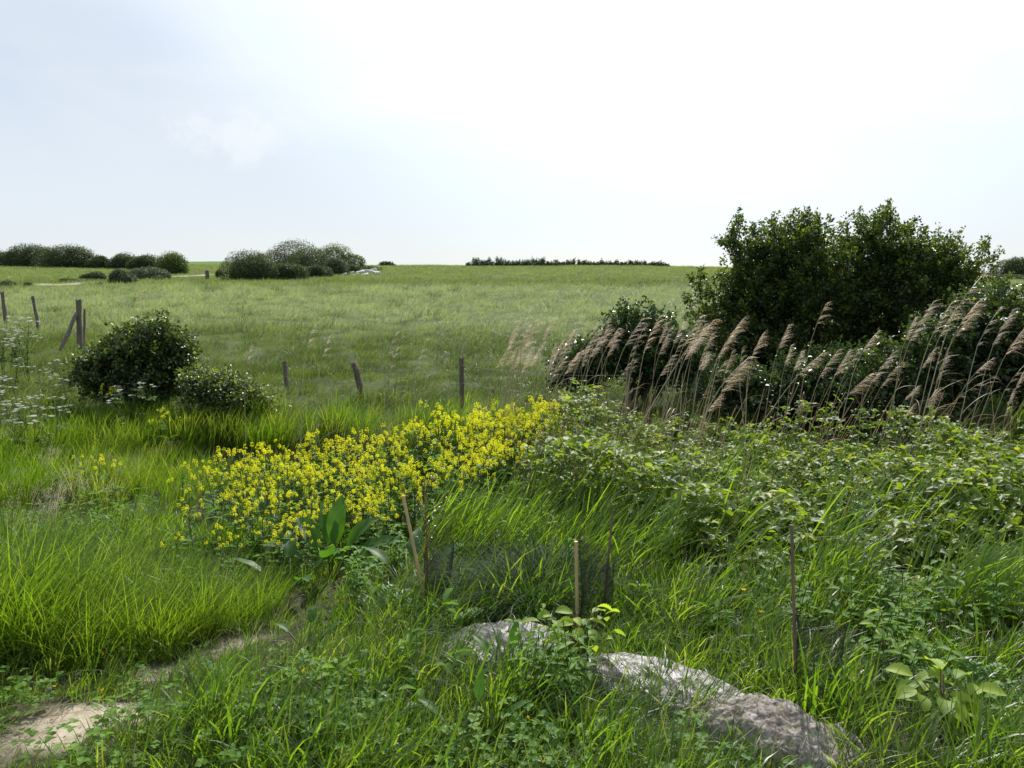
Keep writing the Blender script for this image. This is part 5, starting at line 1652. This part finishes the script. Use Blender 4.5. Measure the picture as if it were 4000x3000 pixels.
# thin cloud lights up round the sun
dp = N(nt, 'ShaderNodeVectorMath', operation='DOT_PRODUCT'); dp.inputs[1].default_value = to_sun
nv = N(nt, 'ShaderNodeVectorMath', operation='NORMALIZE'); L(tc.outputs['Generated'], nv.inputs[0]); L(nv.outputs[0], dp.inputs[0])
mr = N(nt, 'ShaderNodeMapRange'); mr.interpolation_type = 'SMOOTHSTEP'; mr.inputs[1].default_value = .70; mr.inputs[2].default_value = 1.; mr.inputs[3].default_value = 8.7; mr.inputs[4].default_value = 18
L(dp.outputs['Value'], mr.inputs[0])
cc = N(nt, 'ShaderNodeVectorMath', operation='SCALE'); cc.inputs[0].default_value = (.885, .95, 1.035); L(mr.outputs[0], cc.inputs['Scale'])
m1 = N(nt, 'ShaderNodeMix', data_type='RGBA'); L(thin.outputs[0], m1.inputs[0]); L(sky.outputs[0], m1.inputs[6]); L(cc.outputs[0], m1.inputs[7])
# one small puff of cloud low at the left
pd = ray(945, 535); pd = pd / np.linalg.norm(pd)
sb = N(nt, 'ShaderNodeVectorMath', operation='SUBTRACT'); L(nv.outputs[0], sb.inputs[0]); sb.inputs[1].default_value = pd
pm_ = N(nt, 'ShaderNodeMapping'); pm_.vector_type = 'POINT'; pm_.inputs['Scale'].default_value = (11.5, 11.5, 25.); pm_.inputs['Rotation'].default_value = (0, rad(14), 0)
L(sb.outputs[0], pm_.inputs[0])
ln = N(nt, 'ShaderNodeVectorMath', operation='LENGTH'); L(pm_.outputs[0], ln.inputs[0])
pn = N(nt, 'ShaderNodeTexNoise'); pn.inputs['Scale'].default_value = 26; pn.inputs['Detail'].default_value = 7; pn.inputs['Roughness'].default_value = .65
L(nv.outputs[0], pn.inputs['Vector'])
df = N(nt, 'ShaderNodeMath', operation='SUBTRACT'); L(pn.outputs['Fac'], df.inputs[0])
hs = N(nt, 'ShaderNodeMath', operation='MULTIPLY', in_1=.42); L(ln.outputs['Value'], hs.inputs[0]); L(hs.outputs[0], df.inputs[1])
pf = N(nt, 'ShaderNodeMapRange'); pf.inputs[1].default_value = .16; pf.inputs[2].default_value = .42; pf.inputs[3].default_value = 0; pf.inputs[4].default_value = .4
L(df.outputs[0], pf.inputs[0])
m2 = N(nt, 'ShaderNodeMix', data_type='RGBA'); L(pf.outputs[0], m2.inputs[0]); L(m1.outputs[2], m2.inputs[6]); m2.inputs[7].default_value = (9.6, 9.8, 10, 1)
L(m2.outputs[2], bg.inputs['Color']); L(bg.outputs[0], out.inputs[0])

vs = scene.view_settings
scene.display_settings.display_device = 'sRGB'
vs.view_transform = 'Standard'; vs.look = 'None'; vs.exposure = 0.4; vs.gamma = 1.0
cy = scene.cycles
cy.max_bounces = 7; cy.diffuse_bounces = 3; cy.glossy_bounces = 2; cy.transmission_bounces = 4; cy.transparent_max_bounces = 4
cy.sample_clamp_indirect = 6
